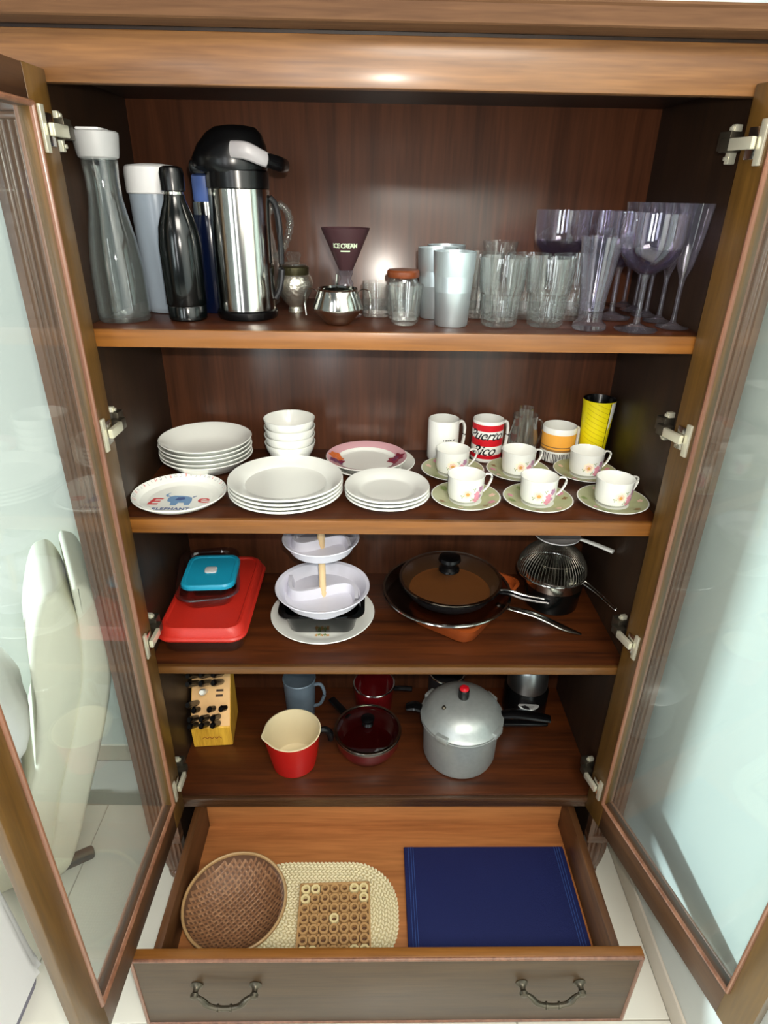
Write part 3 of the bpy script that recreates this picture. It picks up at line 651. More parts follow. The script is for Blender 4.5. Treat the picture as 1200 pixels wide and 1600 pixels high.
# mugs
def mug(name, loc, label, R, H_, mats, bands, ha=.35, hr=.026):
    t = thing(name, loc, label, 'mug'); bm = bmesh.new()
    pr = [(0, .002, 0), (R*.85, 0, 0), (R*.97, .003, 0)]
    for z, mi in bands: pr.append((R, z*H_, mi))
    pr += [(R, H_-.002, 0), (R-.0012, H_, 0), (R-.003, H_-.002, 0), (R-.0035, .006, 0), (0, .005, 0)]
    lathe(bm, pr, 56); mesh_obj('body', bm, mats, t)
    bm = bmesh.new(); c, s = math.cos(ha), math.sin(ha)
    P = [(R-.002, H_*.84), (R+.012, H_*.88), (R+hr, H_*.74), (R+hr, H_*.48), (R+.014, H_*.24), (R-.002, H_*.2)]
    tube(bm, [(r*c, r*s, z) for r, z in P], .0045, 10, flat=(1.3, .8)); mesh_obj('handle', bm, mats[0], t); return t
t = mug('mug', (.1335, .352, S2), 'tall plain white mug with tiny dark lettering at the back', .0385, .104, [WHITE], [(.05, 0)], .35, .020)
bm = bmesh.new(); f = cyl_map(.0385, FRONT+.35, .057)
for k, wd in enumerate((2, 4, 3, 3, 1, 4, 2)):
    x = -.017+.0052*k; poly(bm, [f(x, 0), f(x+wd*.001, 0), f(x+wd*.001, .0035), f(x, .0035)])
mesh_obj('lettering', bm, BLACKI, t, smooth=False)
t = mug('mug', (.244, .350, S2), 'red and white banded mug with black script, second mug at the back', .0385, .106, [WHITE, RED], [(.05, 0), (.11, 1), (.21, 0), (.42, 1), (.60, 0), (.78, 1), (.93, 0)], .35, .018)
t.children[0].data.materials[0] = WHITE
bm = bmesh.new(); put_text(bm, 'Puerto', .035, cyl_map(.0385, FRONT-.36, .072), shear=.5, bold=.0004, spacing=.95); put_text(bm, 'Rico', .035, cyl_map(.0385, FRONT-.42, .033), shear=.5, bold=.0004, spacing=.95); mesh_obj('lettering', bm, BLACKI, t, smooth=False)
t = mug('mug', (.424, .3505, S2), 'white mug with orange band above black vertical stripes', .0420, .090, [WHITE, ORANGE, plain('tan_line', (150, 110, 60), .4)], [(.05, 0), (.36, 2), (.42, 1), (.47, 2), (.50, 1), (.84, 0)], .35, .016)
bm = bmesh.new(); k = -1.3
while k < 1.2:
    w_ = random.choice((.025, .045, .06)); f = cyl_map(.042, FRONT+k, .004)
    poly(bm, [f(0, 0), f(w_*.042, 0), f(w_*.042, .024), f(0, .024)]); k += w_+random.choice((.03, .05, .07))
mesh_obj('stripes', bm, BLACKI, t, smooth=False)
# yellow tumbler
t = thing('travel_tumbler', (.512, .352, S2), 'tall yellow patterned tumbler with dark inside at the back right corner', 'tumbler')
yr = lambda z: .030+.0095*z/.158
bm = bmesh.new(); lathe(bm, [(0, 0, 0), (.030, 0, 0), (.0395, .158, 1), (.0385, .159, 1), (.037, .155, 1), (.029, .006, 1), (0, .005, 1)], 48); mesh_obj('body', bm, [YELLOW, BLACK], t)
bm = bmesh.new()
f = cyl_map(yr, FRONT, 0, .0004)
for k in range(9):
    z = .05+.012*k
    pts = [(-.040+.008*j, z+.018-.0035*j) for j in range(8)]
    for j in range(7):
        if pts[j+1][1] > .152: continue
        poly(bm, [f(pts[j][0], min(.153, pts[j][1])), f(pts[j+1][0], pts[j+1][1]), f(pts[j+1][0], pts[j+1][1]+.0012), f(pts[j][0], min(.154, pts[j][1]+.0012))], 2)
poly(bm, [f(.0165, .003), f(.0185, .003), f(.0185, .155), f(.0165, .155)], 1)
for j in range(5):
    z0 = .085+.010*j; poly(bm, [f(.020+.004*j, z0), f(.024+.004*j, z0+.01), f(.024+.004*j, .156), f(.020+.004*j, .156)], 0)
for k in range(8):
    for j in range(6): poly(bm, [f(-.012+.0035*k, .010+.007*j), f(-.0105+.0035*k, .010+.007*j), f(-.0105+.0035*k, .0115+.007*j), f(-.012+.0035*k, .0115+.007*j)], 1)
mesh_obj('print', bm, [WHITE, BLACKI, YELD], t, smooth=False)
tt = thing('straw', (.512, .352, S2), 'thin pale straw tip inside the yellow tumbler', 'straw')
bm = bmesh.new(); tube(bm, [(0, .008, .007), (.003, .006, .166)], .0022, 8, sub=1); mesh_obj('tube', bm, WPLAS, tt)
# glass mugs at the back
t = simple('glass_mug', (.336, .355, S2), 'clear handled glass mug at the back between the red and orange mugs', 'mug', [
    ('body', [(0, .001), (.020, .001), (.022, .01), (.034, .02), (.036, .06), (.030, .095), (.031, .115), (.0295, .115), (.0285, .095), (.0345, .06), (.0325, .022), (0, .014)], GLASS)])
bm = bmesh.new(); tube(bm, [(.029, 0, .10), (.040, 0, .10), (.045, 0, .07), (.036, 0, .04)], .003, 8); mesh_obj('handle', bm, GLASS, t)
simple('shot_glass', (.336, .355, S2+.0155), 'small clear glass nested inside the clear glass mug', 'glass', [('body', [(0, .001), (.015, .001), (.016, .004), (.0185, .118), (.0172, .118), (.0145, .008), (0, .007)], GLASS, 32)])

# ================================================================== SHELF THREE
S3 = .7712
# big dish with red lid
t = thing('baking_dish', (-.441, .205, S3), 'large rectangular glass baking dish under a red plastic lid', 'dish')
bm = bmesh.new(); loft(bm, [(rrect(.088, .150, .03), 0), (rrect(.094, .158, .032), .01), (rrect(.099, .166, .034), .052), (rrect(.095, .162, .03), .052), (rrect(.090, .154, .03), .012), (rrect(.085, .147, .028), .005)]); mesh_obj('dish', bm, DISHG, t)
bm = bmesh.new(); loft(bm, [(rrect(.104, .172, .036), .045), (rrect(.106, .174, .037), .050), (rrect(.104, .172, .036), .054), (rrect(.101, .169, .035), .056), (rrect(.096, .164, .034), .073), (rrect(.092, .160, .033), .077), (rrect(.086, .154, .031), .077), (rrect(.083, .151, .030), .0735)], cap0=True)
mesh_obj('lid', bm, REDL, t)
# oval clear dish on it
M_ = Matrix.Rotation(.20, 4, 'Z')
t = thing('casserole_dish', (-.455, .222, S3+.0742), 'clear rectangular glass casserole dish resting on the red lid', 'dish', rz=.20)
bm = bmesh.new(); loft(bm, [(rrect(.052, .092, .03), 0), (rrect(.058, .098, .034), .005), (rrect(.068, .112, .04), .036), (rrect(.076, .122, .042), .039), (rrect(.076, .122, .042), .043), (rrect(.066, .110, .038), .041), (rrect(.055, .095, .033), .008), (rrect(.05, .09, .03), .005)]); mesh_obj('dish', bm, DISHG, t)
t = thing('storage_container', (-.449, .222, S3+.0798), 'small glass container with a bright teal lid inside the clear casserole', 'container', rz=.06)
bm = bmesh.new(); loft(bm, [(rrect(.042, .050, .018), 0), (rrect(.050, .058, .02), .034), (rrect(.047, .055, .02), .034), (rrect(.04, .048, .018), .004)]); mesh_obj('box', bm, DISHG, t)
bm = bmesh.new(); loft(bm, [(rrect(.062, .070, .026), .030), (rrect(.066, .074, .028), .032), (rrect(.066, .074, .028), .040), (rrect(.063, .071, .026), .0445), (rrect(.056, .064, .022), .0445), (rrect(.054, .062, .021), .0425)]); ld = mesh_obj('lid', bm, TEAL, t)
bm = bmesh.new(); loft(bm, [(rrect(.015, .013, .007), .0425), (rrect(.015, .013, .007), .0455), (rrect(.012, .010, .006), .0465)]); mesh_obj('vent_button', bm, WPLAS, ld)
# white plate, baking pan, tiered tray
t = simple('serving_plate', (-.168, .200, S3), 'wide flat white serving plate under the black baking pan', 'plate', [('body', plate_prof(.133, .014, .7, .18), WHITE, 72)])
bm = bmesh.new()
for a in range(5):
    ox, oy = -.01+.007*a, -.088+.002*(a % 2)
    for pt in petals(4, .005, .34, a): poly(bm, [(ox+p[0], oy+p[1], .0055) for p in pt], a % 2)
mesh_obj('floral_print', bm, [GOLDI, GREENI], t, smooth=False)
t = thing('baking_pan', (-.165, .190, S3+.0062), 'black square baking pan between the white plate and the tiered tray', 'pan', rz=.0)
bm = bmesh.new(); loft(bm, [(rrect(.076, .068, .022), 0), (rrect(.080, .072, .026), .004), (rrect(.092, .082, .03), .055), (rrect(.106, .092, .034), .058), (rrect(.106, .092, .034), .061), (rrect(.090, .080, .028), .058), (rrect(.078, .07, .026), .006)]); mesh_obj('pan', bm, BLKGLOSS, t)
t = thing('tiered_tray', (-.162, .152, S3+.0675), 'two tier lilac white snack tray with curved dividers and wooden post', 'tray')
def tier(R, h, z, rot):
    bm = bmesh.new(); lathe(bm, [(0, 0), (R*.74, 0), (R*.82, .003), (R*.95, h-.004), (R, h-.002), (R+.001, h), (R, h+.002), (R*.93, h-.001), (R*.80, .006), (0, .004)], 64)
    S = [(R*.92*math.cos(rot)*t_, R*.92*math.sin(rot)*t_) for t_ in (-1,)]
    c, s = math.cos(rot), math.sin(rot); pts = []
    for k in range(25):
        q = -1+2*k/24; a = R*.86*q; b = R*.42*math.sin(PI*q)
        pts.append((a*c-b*s, a*s+b*c))
    A = [bm.verts.new((x, y, .003)) for x, y in pts]
    nrm = []
    for k in range(25):
        x0, y0 = pts[max(0, k-1)]; x1, y1 = pts[min(24, k+1)]; L2 = math.hypot(x1-x0, y1-y0); nrm.append((-(y1-y0)/L2, (x1-x0)/L2))
    hh = h-.003; w1, w2 = R*.085, R*.035
    rows = [[bm.verts.new((p[0]+n_[0]*o_, p[1]+n_[1]*o_, zz)) for p, n_ in zip(pts, nrm)] for o_, zz in ((-w1, .004), (-w2, hh), (w2, hh), (w1, .004))]
    for i in range(3):
        for k in range(24): bm.faces.new((rows[i][k], rows[i][k+1], rows[i+1][k+1], rows[i+1][k]))
    bmesh.ops.delete(bm, geom=A, context='VERTS')
    for v in bm.verts: v.co.z += z
    o = mesh_obj('tier', bm, LILAC, t); return o
tier(.114, .032, .026, -.55)
tier(.089, .030, .162, -.45)
bm = bmesh.new(); lathe(bm, [(0, .0), (.06, 0), (.06, .004), (.05, .027), (0, .027)], 40); mesh_obj('base', bm, LILAC, t)
bm = bmesh.new(); lathe(bm, [(0, .029), (.010, .029), (.010, .040), (.0085, .044), (.0085, .15), (.010, .155), (.010, .163)], 24); lathe(bm, [(.009, .166), (.009, .245), (.012, .250), (.010, .264), (0, .268)], 24); mesh_obj('post', bm, POST, t)
# pans -------------------------------------------------------------
t = thing('stoneware_griddle', (.205, .232, S3), 'orange brown rectangular stoneware griddle beneath the round pans', 'griddle', rz=.94)
bm = bmesh.new(); loft(bm, [(rrect(.13, .078, .03), 0), (rrect(.140, .086, .034), .010), (rrect(.148, .094, .036), .044), (rrect(.150, .096, .036), .048), (rrect(.142, .088, .034), .050), (rrect(.136, .082, .032), .036)]); mesh_obj('dish', bm, TERRA, t)
def skillet(name, loc, label, R, h, inner, outer, rim, hang, hlen, hm, hz, lift=.0, strip=None):
    t = thing(name, loc, label, 'pan'); bm = bmesh.new()
    lathe(bm, [(0, 0), (R*.76, 0), (R*.82, .004), (R*.97, h-.002)], 64); mesh_obj('pan_outside', bm, outer, t)
    bm = bmesh.new(); lathe(bm, [(R*.955, h-.002, 1), (R*.79, .006, 0), (R*.74, .0035, 0), (0, .0035, 0)], 64); mesh_obj('cooking_surface', bm, [inner, plain('pan_wall', (52, 32, 20), .35)], t)
    bm = bmesh.new(); lathe(bm, [(R*.955, h-.002), (R*.96, h+.001), (R, h+.001), (R, h-.002), (R*.97, h-.003)], 64); mesh_obj('rim', bm, rim, t)
    c, s = math.cos(hang), math.sin(hang)
    P = [(R*.93, hz), (R+.02, hz+.006), (R+hlen*.5, hz+lift*.6), (R+hlen, hz+lift)]
    bm = bmesh.new(); tube(bm, [(r*c, r*s, z) for r, z in P], [.006, .008, .009, .007], 10, flat=(1.4, .7)); hd = mesh_obj('handle', bm, hm, t)
    if strip:
        bm = bmesh.new(); tube(bm, [((r)*c, (r)*s, z+.0065) for r, z in P[:-1]+[(R+hlen*.9, hz+lift*.95)]], .0035, 8, flat=(1, .6)); mesh_obj('handle_strip', bm, strip, hd)
    return t
t = thing('large_glass_lid', (.150, .212, S3+.0505), 'wide smoky glass pan cover with a steel rim between the griddle and the lidded pan', 'pan cover')
bm = bmesh.new(); lathe(bm, [(0, .0), (.10, .0), (.13, .008), (.160, .026), (.159, .028), (.129, .0105), (.10, .003), (0, .003)], 72); mesh_obj('glass', bm, SMOKE, t)
bm = bmesh.new(); lathe(bm, [(.158, .0255), (.1635, .026), (.1645, .0285), (.1635, .031), (.158, .0305), (.158, .0255)], 72); mesh_obj('rim', bm, STEEL, t)
t = thing('turner', (.304, .166, S3+.0008), 'long steel handled turner lying to the right of the brown pans', 'utensil')
bm = bmesh.new(); tube(bm, [(-.022, .012, .050), (.0, .0, .051), (.06, -.018, .044), (.13, -.035, .018), (.178, -.046, .0045)], [.006, .0065, .0085, .0095, .003], 12, flat=(1.3, .5)); mesh_obj('handle', bm, STEEL, t)
bm = bmesh.new(); bmesh.ops.create_uvsphere(bm, u_segments=14, v_segments=8, radius=.0075, matrix=Matrix.Translation((-.024, .012, .050))); mesh_obj('rivet', bm, STEEL, t)
PANC = skillet('frying_pan', (.160, .229, S3+.0600), 'copper coloured frying pan with black handle under a round glass lid', .132, .038, COPPER, CHAR, BLACK, -.36, .120, BLACK, .026, .002, STEEL)
bm = bmesh.new(); lathe(bm, [(.126, .002), (.120, .008), (.09, .016), (.04, .022), (.0, .023)], 64, c=(0, 0, .039)); ld = mesh_obj('lid', bm, thin_glass('lid_glass', (.92, .88, .82), (190, 140, 90), .02, 1.2, .1), PANC)
bm = bmesh.new(); lathe(bm, [(.127, .0), (.131, .001), (.131, .004), (.125, .0045)], 64, c=(0, 0, .039)); mesh_obj('lid_rim', bm, STEEL, ld)
bm = bmesh.new(); lathe(bm, [(0, .022), (.027, .022), (.026, .028), (.020, .034), (.022, .044), (.029, .052), (.027, .060), (.018, .063), (0, .063)], 36, c=(-.004, .006, .039)); mesh_obj('knob', bm, BLACK, ld)
t = simple('saucepan', (.442, .266, S3), 'black saucepan with a shiny steel upper band under the wire strainer', 'pan', [
    ('body', [(0, 0), (.062, 0), (.069, .005), (.075, .070)], BLKGLOSS), ('band', [(.075, .069), (.078, .098), (.081, .101), (.081, .104), (.076, .103), (.071, .07), (.067, .008), (0, .005)], STEEL)])
# wire basket
t = thing('wire_strainer', (.428, .256, S3+.104), 'upturned wire mesh strainer with a long wire handle on the steel saucepan', 'strainer')
bm = bmesh.new(); R = .088
for k in range(64):
    a = 2*PI*k/64; tube(bm, [(R*math.cos(a)*math.cos(q), R*math.sin(a)*math.cos(q), .008+.078*math.sin(q)) for q in (0, .3, .6, .9, 1.2, 1.5)], .0009, 4, sub=1)
for q in (.6, 1.2): tube(bm, [(R*math.cos(q)*math.cos(2*PI*k/40), R*math.cos(q)*math.sin(2*PI*k/40), .008+.078*math.sin(q)) for k in range(40)], .0008, 4, sub=1, closed=True)
mesh_obj('mesh', bm, plain('dark_wire', (96, 92, 84), .35, .8), t)
bm = bmesh.new(); tube(bm, [(R*math.cos(2*PI*k/40), R*math.sin(2*PI*k/40), .006) for k in range(40)], .0028, 8, sub=1, closed=True); mesh_obj('rim', bm, STEEL, t)
bm = bmesh.new(); tube(bm, [(.070, -.052, .006), (.095, -.095, -.002), (.119, -.150, -.008), (.112, -.154, -.008), (.088, -.099, -.002), (.060, -.062, .006)], .0019, 8, sub=5); mesh_obj('handle', bm, CHROME, t)
t = thing('sieve', (.430, .262, S3+.197), 'white plastic sieve with a straight white handle on top of the wire strainer', 'sieve')
bm = bmesh.new(); lathe(bm, [(0, -.000), (.03, .001), (.052, .010), (.058, .014), (.058, .017), (.050, .013), (.028, .004), (0, .003)], 40); mesh_obj('bowl', bm, WPLAS, t)
bm = bmesh.new(); tube(bm, [(.052, -.02, .013), (.085, -.05, .013), (.117, -.080, .011)], [.005, .006, .0065], 10, flat=(1.2, .7)); mesh_obj('handle', bm, WHITE, t)

# ================================================================== BOTTOM BOARD
S4 = .3390
# knife block
t = thing('knife_block', (-.489, .166, S4), 'pale wooden knife block full of black handled knives by the left side', 'knife block')
bm = bmesh.new(); sd = [(0, 0), (.130, 0), (.130, .212), (.118, .225), (-.006, .076)]
A = [bm.verts.new((-.054, y, z)) for y, z in sd]; B = [bm.verts.new((.054, y, z)) for y, z in sd]
bm.faces.new(A); bm.faces.new(B)
for k in range(5): bm.faces.new((A[k], A[(k+1) % 5], B[(k+1) % 5], B[k]))
bmesh.ops.bevel(bm, geom=list(bm.edges), offset=.0015, segments=2, affect='EDGES'); mesh_obj('block', bm, PINE, t)
p0 = Vector((0, -.006, .076)); d_ = (Vector((0, .118, .225))-p0); Ls = d_.length; d_.normalize(); nn = Vector((0, -d_.z, d_.y))
bm = bmesh.new()
Vf = [(-.0525, .003), (.0525, .003), (.0525, Ls-.003), (-.0525, Ls-.003)]
f0 = [bm.verts.new(Vector((x, 0, 0))+p0+d_*q+nn*.0004) for x, q in Vf]; bm.faces.new(f0); mesh_obj('slot_face', bm, PINEL, t, smooth=False)
bm = bmesh.new(); tube(bm, [(-.026+.0065*k, -.0035-.0002*k, .036+(.004 if k % 2 else -.002)) for k in range(9)], .0009, 6, sub=5); mesh_obj('burnt_mark', bm, plain('burnt_mark', (140, 70, 20), .6), t)
t.rotation_euler = (0, 0, .08)
ROWS = [(.012, (-.034, -.004, .026), .6), (.030, (-.034, -.004, .026), .6), (.052, (-.030, .012, .044), .8), (.070, (-.033,), .9), (.124, (-.032, .002, .034), 1.0), (.146, (-.032, .002, .034), 1.0), (.168, (-.02, .03), 1.0)]
proto = None
rowname = ['bottom row', 'second row', 'third row', 'fourth row', 'sixth row', 'seventh row', 'top row']
for ri, (q, xs, k) in enumerate(ROWS):
    for ci, x in enumerate(xs):
        L2 = .100*k; p = p0+d_*q+nn*.0008+Vector((x, 0, 0))
        if ri == 2: L2 = .035
        e = p+nn*L2+Vector((-.012, 0, .0))
        pos = ['left', 'middle', 'right'][ci] if len(xs) == 3 else (['left', 'right'][ci] if len(xs) == 2 else 'single')
        kt = thing('knife', (-.489, .166, S4), pos+' black handled knife in the '+rowname[ri]+' of the block', 'knife', 'knives in the wooden block', .08)
        bm = bmesh.new(); tube(bm, [p, p+(e-p)*.15, p+(e-p)*.5, p+(e-p)*.85, e], [.0045, .0075, .008, .009, .0065], 10, flat=(.8, 1.1)); mesh_obj('grip', bm, BLACK, kt)
        bm = bmesh.new()
        for s in (.3, .7): bmesh.ops.create_icosphere(bm, subdivisions=1, radius=.0016, matrix=Matrix.Translation(p+(e-p)*s+Vector((0, -.004, .005))))
        mesh_obj('rivets', bm, CHROME, kt)
kt = thing('honing_steel', (-.489, .166, S4), 'white handled sharpener standing out of the middle of the knife block', 'sharpener', None, .08)
p = p0+d_*.100+nn*.0008+Vector((-.012, 0, 0)); bm = bmesh.new(); tube(bm, [p, p+nn*.02, p+nn*.035, p+nn*.06, p+nn*.075], [.005, .007, .0085, .0095, .006], 12); mesh_obj('grip', bm, WHITE, kt)
bm = bmesh.new()
for x, q in ((.024, .100), (.022, .086)): 
    V = [bm.verts.new(Vector((x+a, 0, 0))+p0+d_*(q+b)+nn*.0009) for a, b in ((-.009, -.003), (.011, -.003), (.011, .003), (-.009, .003))]; bm.faces.new(V)
mesh_obj('slots', bm, plain('slot_dark', (60, 40, 26), .8), t, smooth=False)
# red milk pot
t = thing('milk_pot', (-.253, .112, S4), 'red enamel milk pot with cream inside and pouring lip', 'pot')
def spoutprof(bm, prof, n=64, amp=.10, sa=PI+.35, inner=False):
    rings = []
    for r, z, k in prof:
        ring = []
        for i in range(n):
            a = 2*PI*i/n; d = (a-sa+PI) % (2*PI)-PI; e = math.exp(-(d/.22)**2)*amp*k
            ring.append(bm.verts.new((r*(1+e)*math.cos(a), r*(1+e)*math.sin(a), z)))
        rings.append(ring)
    for i in range(len(rings)-1):
        for q in range(n): bm.faces.new((rings[i][q], rings[i][(q+1) % n], rings[i+1][(q+1) % n], rings[i+1][q]))
    return rings
bm = bmesh.new(); R_ = spoutprof(bm, [(.052, .0, 0), (.060, .004, 0), (.068, .05, 0), (.073, .100, .5), (.0755, .118, 1)]); bm.faces.new(R_[0]); mesh_obj('outside', bm, REDE, t)
bm = bmesh.new(); R_ = spoutprof(bm, [(.0755, .118, 1), (.0765, .120, 1), (.0735, .121, 1), (.071, .10, .5), (.065, .05, 0), (.057, .008, 0), (.052, .005, 0)]); bm.faces.new(R_[-1]); mesh_obj('inside', bm, CREAM, t)
bm = bmesh.new(); tube(bm, [(.070, .022, .095), (.086, .028, .092), (.098, .030, .075), (.100, .030, .052)], [.007, .009, .010, .008], 10); mesh_obj('handle', bm, BLACK, t)
# blue grey mug
t = simple('enamel_mug', (-.254, .298, S4), 'tall blue grey enamel mug behind the red milk pot', 'mug', [
    ('body', [(0, 0), (.040, 0), (.042, .003), (.0475, .134), (.049, .136), (.0475, .138), (.046, .134), (.0405, .006), (0, .004)], MUGG)])
bm = bmesh.new(); tube(bm, [(.045, -.01, .118), (.064, -.014, .122), (.074, -.016, .09), (.062, -.014, .05), (.042, -.01, .035)], .005, 8); mesh_obj('handle', bm, MUGG, t)
# casserole with glass lid
t = simple('casserole_pot', (-.050, .163, S4), 'dark red casserole pot with a black knobbed glass lid in front', 'pot', [
    ('body', [(0, 0), (.066, 0), (.076, .006), (.090, .035), (.0925, .064), (.0905, .064), (.088, .036), (.074, .01), (0, .006)], MAROON, 64),
    ('band', [(.0915, .058), (.0945, .0645), (.0945, .068), (.090, .069)], STEEL, 64)])
bm = bmesh.new(); tube(bm, [(-.058, .064, .052), (-.078, .088, .056), (-.110, .128, .060)], [.008, .009, .008], 10, flat=(1.4, .7)); mesh_obj('handle', bm, BLACK, t)
bm = bmesh.new(); lathe(bm, [(.088, .001), (.08, .008), (.05, .017), (0, .022)], 64, c=(0, 0, .0695)); t2 = mesh_obj('lid', bm, SMOKE, t)
bm = bmesh.new(); lathe(bm, [(.087, .0), (.0925, .0005), (.0925, .004), (.0865, .004)], 64, c=(0, 0, .0695)); mesh_obj('lid_rim', bm, STEEL, t2)
bm = bmesh.new(); lathe(bm, [(0, .020), (.016, .020), (.012, .028), (.018, .036), (.019, .042), (.012, .046), (0, .046)], 32, c=(0, 0, .0695)); mesh_obj('knob', bm, BLACK, t2)
# red pan behind
t = simple('saucepan', (-.033, .328, S4), 'dark red saucepan with steel rim behind the casserole', 'pan', [
    ('body', [(0, 0), (.050, 0), (.056, .005), (.062, .088), (.0605, .088), (.054, .008), (0, .005)], MAROON, 56),
    ('band', [(.0610, .084), (.0640, .089), (.0625, .092), (.0595, .091)], STEEL, 56)])
bm = bmesh.new(); tube(bm, [(.060, -.012, .078), (.082, -.016, .083), (.115, -.022, .085)], [.007, .008, .008], 10); mesh_obj('handle', bm, BLACK, t)
# pressure cooker
t = simple('pressure_cooker', (.207, .143, S4), 'aluminium pressure cooker with a domed lid and red topped weight', 'pressure cooker', [
    ('body', [(0, 0), (.086, 0), (.095, .006), (.100, .020), (.103, .128), (.112, .134), (.113, .142), (.104, .146)], CASTALU, 72)])
bm = bmesh.new(); lathe(bm, [(.112, .143), (.113, .150), (.106, .156), (.100, .170), (.085, .187), (.06, .200), (.03, .207), (0, .208)], 72); lid = mesh_obj('lid', bm, CASTALU, t)
for a in (.6, 2.4, 4.1, 5.6):
    bm = bmesh.new(); M = Matrix.Rotation(a, 4, 'Z'); box(bm, .098, .117, -.018, .018, .138, .158, .004, M=M); mesh_obj('lug', bm, CASTALU, lid)
bm = bmesh.new(); lathe(bm, [(0, .207), (.014, .207), (.015, .212), (.0145, .234), (.013, .236), (0, .236)], 28); kn = mesh_obj('weight', bm, BLACK, lid)
bm = bmesh.new(); lathe(bm, [(0, .244), (.008, .2435), (.0125, .240), (.0128, .234), (0, .234)], 28); mesh_obj('cap', bm, plain('red_cap', (200, 20, 34), .35), lid)
bm = bmesh.new(); lathe(bm, [(0, .200), (.006, .200), (.006, .208), (.003, .212), (0, .212)], 16, c=(-.055, -.03, -.008)); mesh_obj('valve', bm, PEWTER, lid)
bm = bmesh.new(); tube(bm, [(-.108, .02, .146), (-.128, .026, .150), (-.150, .028, .144)], [.010, .013, .010], 10, flat=(1.4, .7)); mesh_obj('handle', bm, BLACK, t)
bm = bmesh.new(); tube(bm, [(.108, -.004, .148), (.140, -.006, .154), (.190, -.012, .152), (.238, -.018, .146)], [.010, .012, .012, .009], 12, flat=(1.4, .8)); box(bm, .112, .235, -.022, -.001, .120, .132, .004)
mesh_obj('handle', bm, BLACK, t)
# steel pot behind with plaque
t = simple('steel_kettle', (.430, .318, S4), 'brushed steel kettle on a black base with an oval label, back right', 'kettle', [
    ('base', [(0, 0), (.062, 0), (.066, .004), (.066, .085), (.060, .100), (0, .102)], BLACK),
    ('body', [(.060, .099), (.0605, .104), (.058, .170), (.054, .178), (0, .182)], BRUSH)])
bm = bmesh.new(); f = cyl_map(.0665, FRONT-.08, .066, .0015); P = disc(1, 28)
poly(bm, [f(.032*p[0], .013*p[1]) for p in P]); lab = mesh_obj('label', bm, plain('silver_label', (176, 178, 176), .35, .4), t, smooth=False)
bm = bmesh.new(); f = cyl_map(.0665, FRONT-.08, .066, .0024)
for k in range(9): poly(bm, [f(-.016+.0036*k, .001), f(-.0138+.0036*k, .001), f(-.0138+.0036*k, .005), f(-.016+.0036*k, .005)])
for k in range(8): poly(bm, [f(-.012+.0032*k, -.005), f(-.010+.0032*k, -.005), f(-.010+.0032*k, -.003), f(-.012+.0032*k, -.003)])
mesh_obj('lettering', bm, BLACKI, lab, smooth=False)
t = simple('small_pot', (.186, .330, S4), 'small pot with a shiny steel rim behind the pressure cooker', 'pot', [
    ('body', [(0, 0), (.048, 0), (.052, .005), (.054, .13), (.0525, .13), (.050, .008), (0, .005)], CHAR),
    ('rim', [(.053, .128), (.0565, .131), (.0555, .134), (.051, .133)], STEEL)])

# ================================================================== DRAWER CONTENTS
D0 = DB+.0003
# oval braided mat
t = thing('braided_mat', (-.170, -.197, D0), 'cream oval braided raffia mat lying in the drawer', 'mat')
bm = bmesh.new(); loft(bm, [(rrect(.198, .134, .12, 12), 0), (rrect(.200, .136, .121, 12), .002), (rrect(.198, .134, .12, 12), .0035)]); mesh_obj('backing', bm, RAFD, t)
bm = bmesh.new(); ring = 0; ins = .006
while ins < .137:
    a, b = .204-ins, .140-ins; r = max(.004, min(.122-ins*.75, b-.001, a-.001)); pts = rrect(a, b, r, 10); L2 = 0; seg = []
    cum = [0]
    for k in range(len(pts)):
        p, q = pts[k], pts[(k+1) % len(pts)]; cum.append(cum[-1]+math.hypot(q[0]-p[0], q[1]-p[1]))
    tot = cum[-1]; n = max(4, int(tot/.0105)); j = 0
    for m in range(n):
        s = tot*(m+.5*(ring % 2))/n
        while j < len(cum)-2 and cum[j+1] < s: j += 1
        p, q = pts[j], pts[(j+1) % len(pts)]; e = (s-cum[j])/max(1e-9, cum[j+1]-cum[j]); x = p[0]+(q[0]-p[0])*e; y = p[1]+(q[1]-p[1])*e
        an = math.atan2(q[1]-p[1], q[0]-p[0])+(.5 if ring % 2 else -.5)
        M = Matrix.Translation((x, y, .005)) @ Matrix.Rotation(an, 4, 'Z') @ Matrix.Diagonal((.0062, .0031, .0028, 1))
        bmesh.ops.create_icosphere(bm, subdivisions=1, radius=1, matrix=M)
    ring += 1; ins += .0072
o = mesh_obj('braid', bm, RAFF, t); o['kind'] = 'stuff'
# trivet of bamboo rings
t = thing('bamboo_trivet', (-.128, -.212, D0+.0082), 'square tan trivet of small bamboo rings with light flowers on the braided mat', 'trivet', rz=.03)
def ringmesh(name, mat, N=8, R=.0122, r=.0068, h=.011):
    bm = bmesh.new(); lathe(bm, [(r, 0), (R, 0), (R, h), (r, h), (r, 0)], N, a0=PI/8); o = mesh_obj(name, bm, mat, None, ang=.3); return o
ra = ringmesh('bamboo_ring', RING); rb = ringmesh('bamboo_ring', RINGL); used = set()
lights = {(3, 3), (0, 6), (1, 6), (0, 5), (5, 6), (6, 6), (6, 5), (0, 0), (6, 0), (1, 0), (5, 0)}
for i in range(7):
    for j in range(7):
        src = rb if (i, j) in lights else ra
        if id(src) not in used: o = src; used.add(id(src))
        else: o = src.copy(); COL.objects.link(o)
        o.parent = t; o.location = ((i-3)*.0245, (j-3)*.0245, .0)
bm = bmesh.new()
for e in (-1, 1): box(bm, -.088, .088, e*.0865-.0025, e*.0865+.0025, 0, .011, .001); box(bm, e*.0865-.0025, e*.0865+.0025, -.088, .088, 0, .011, .001)
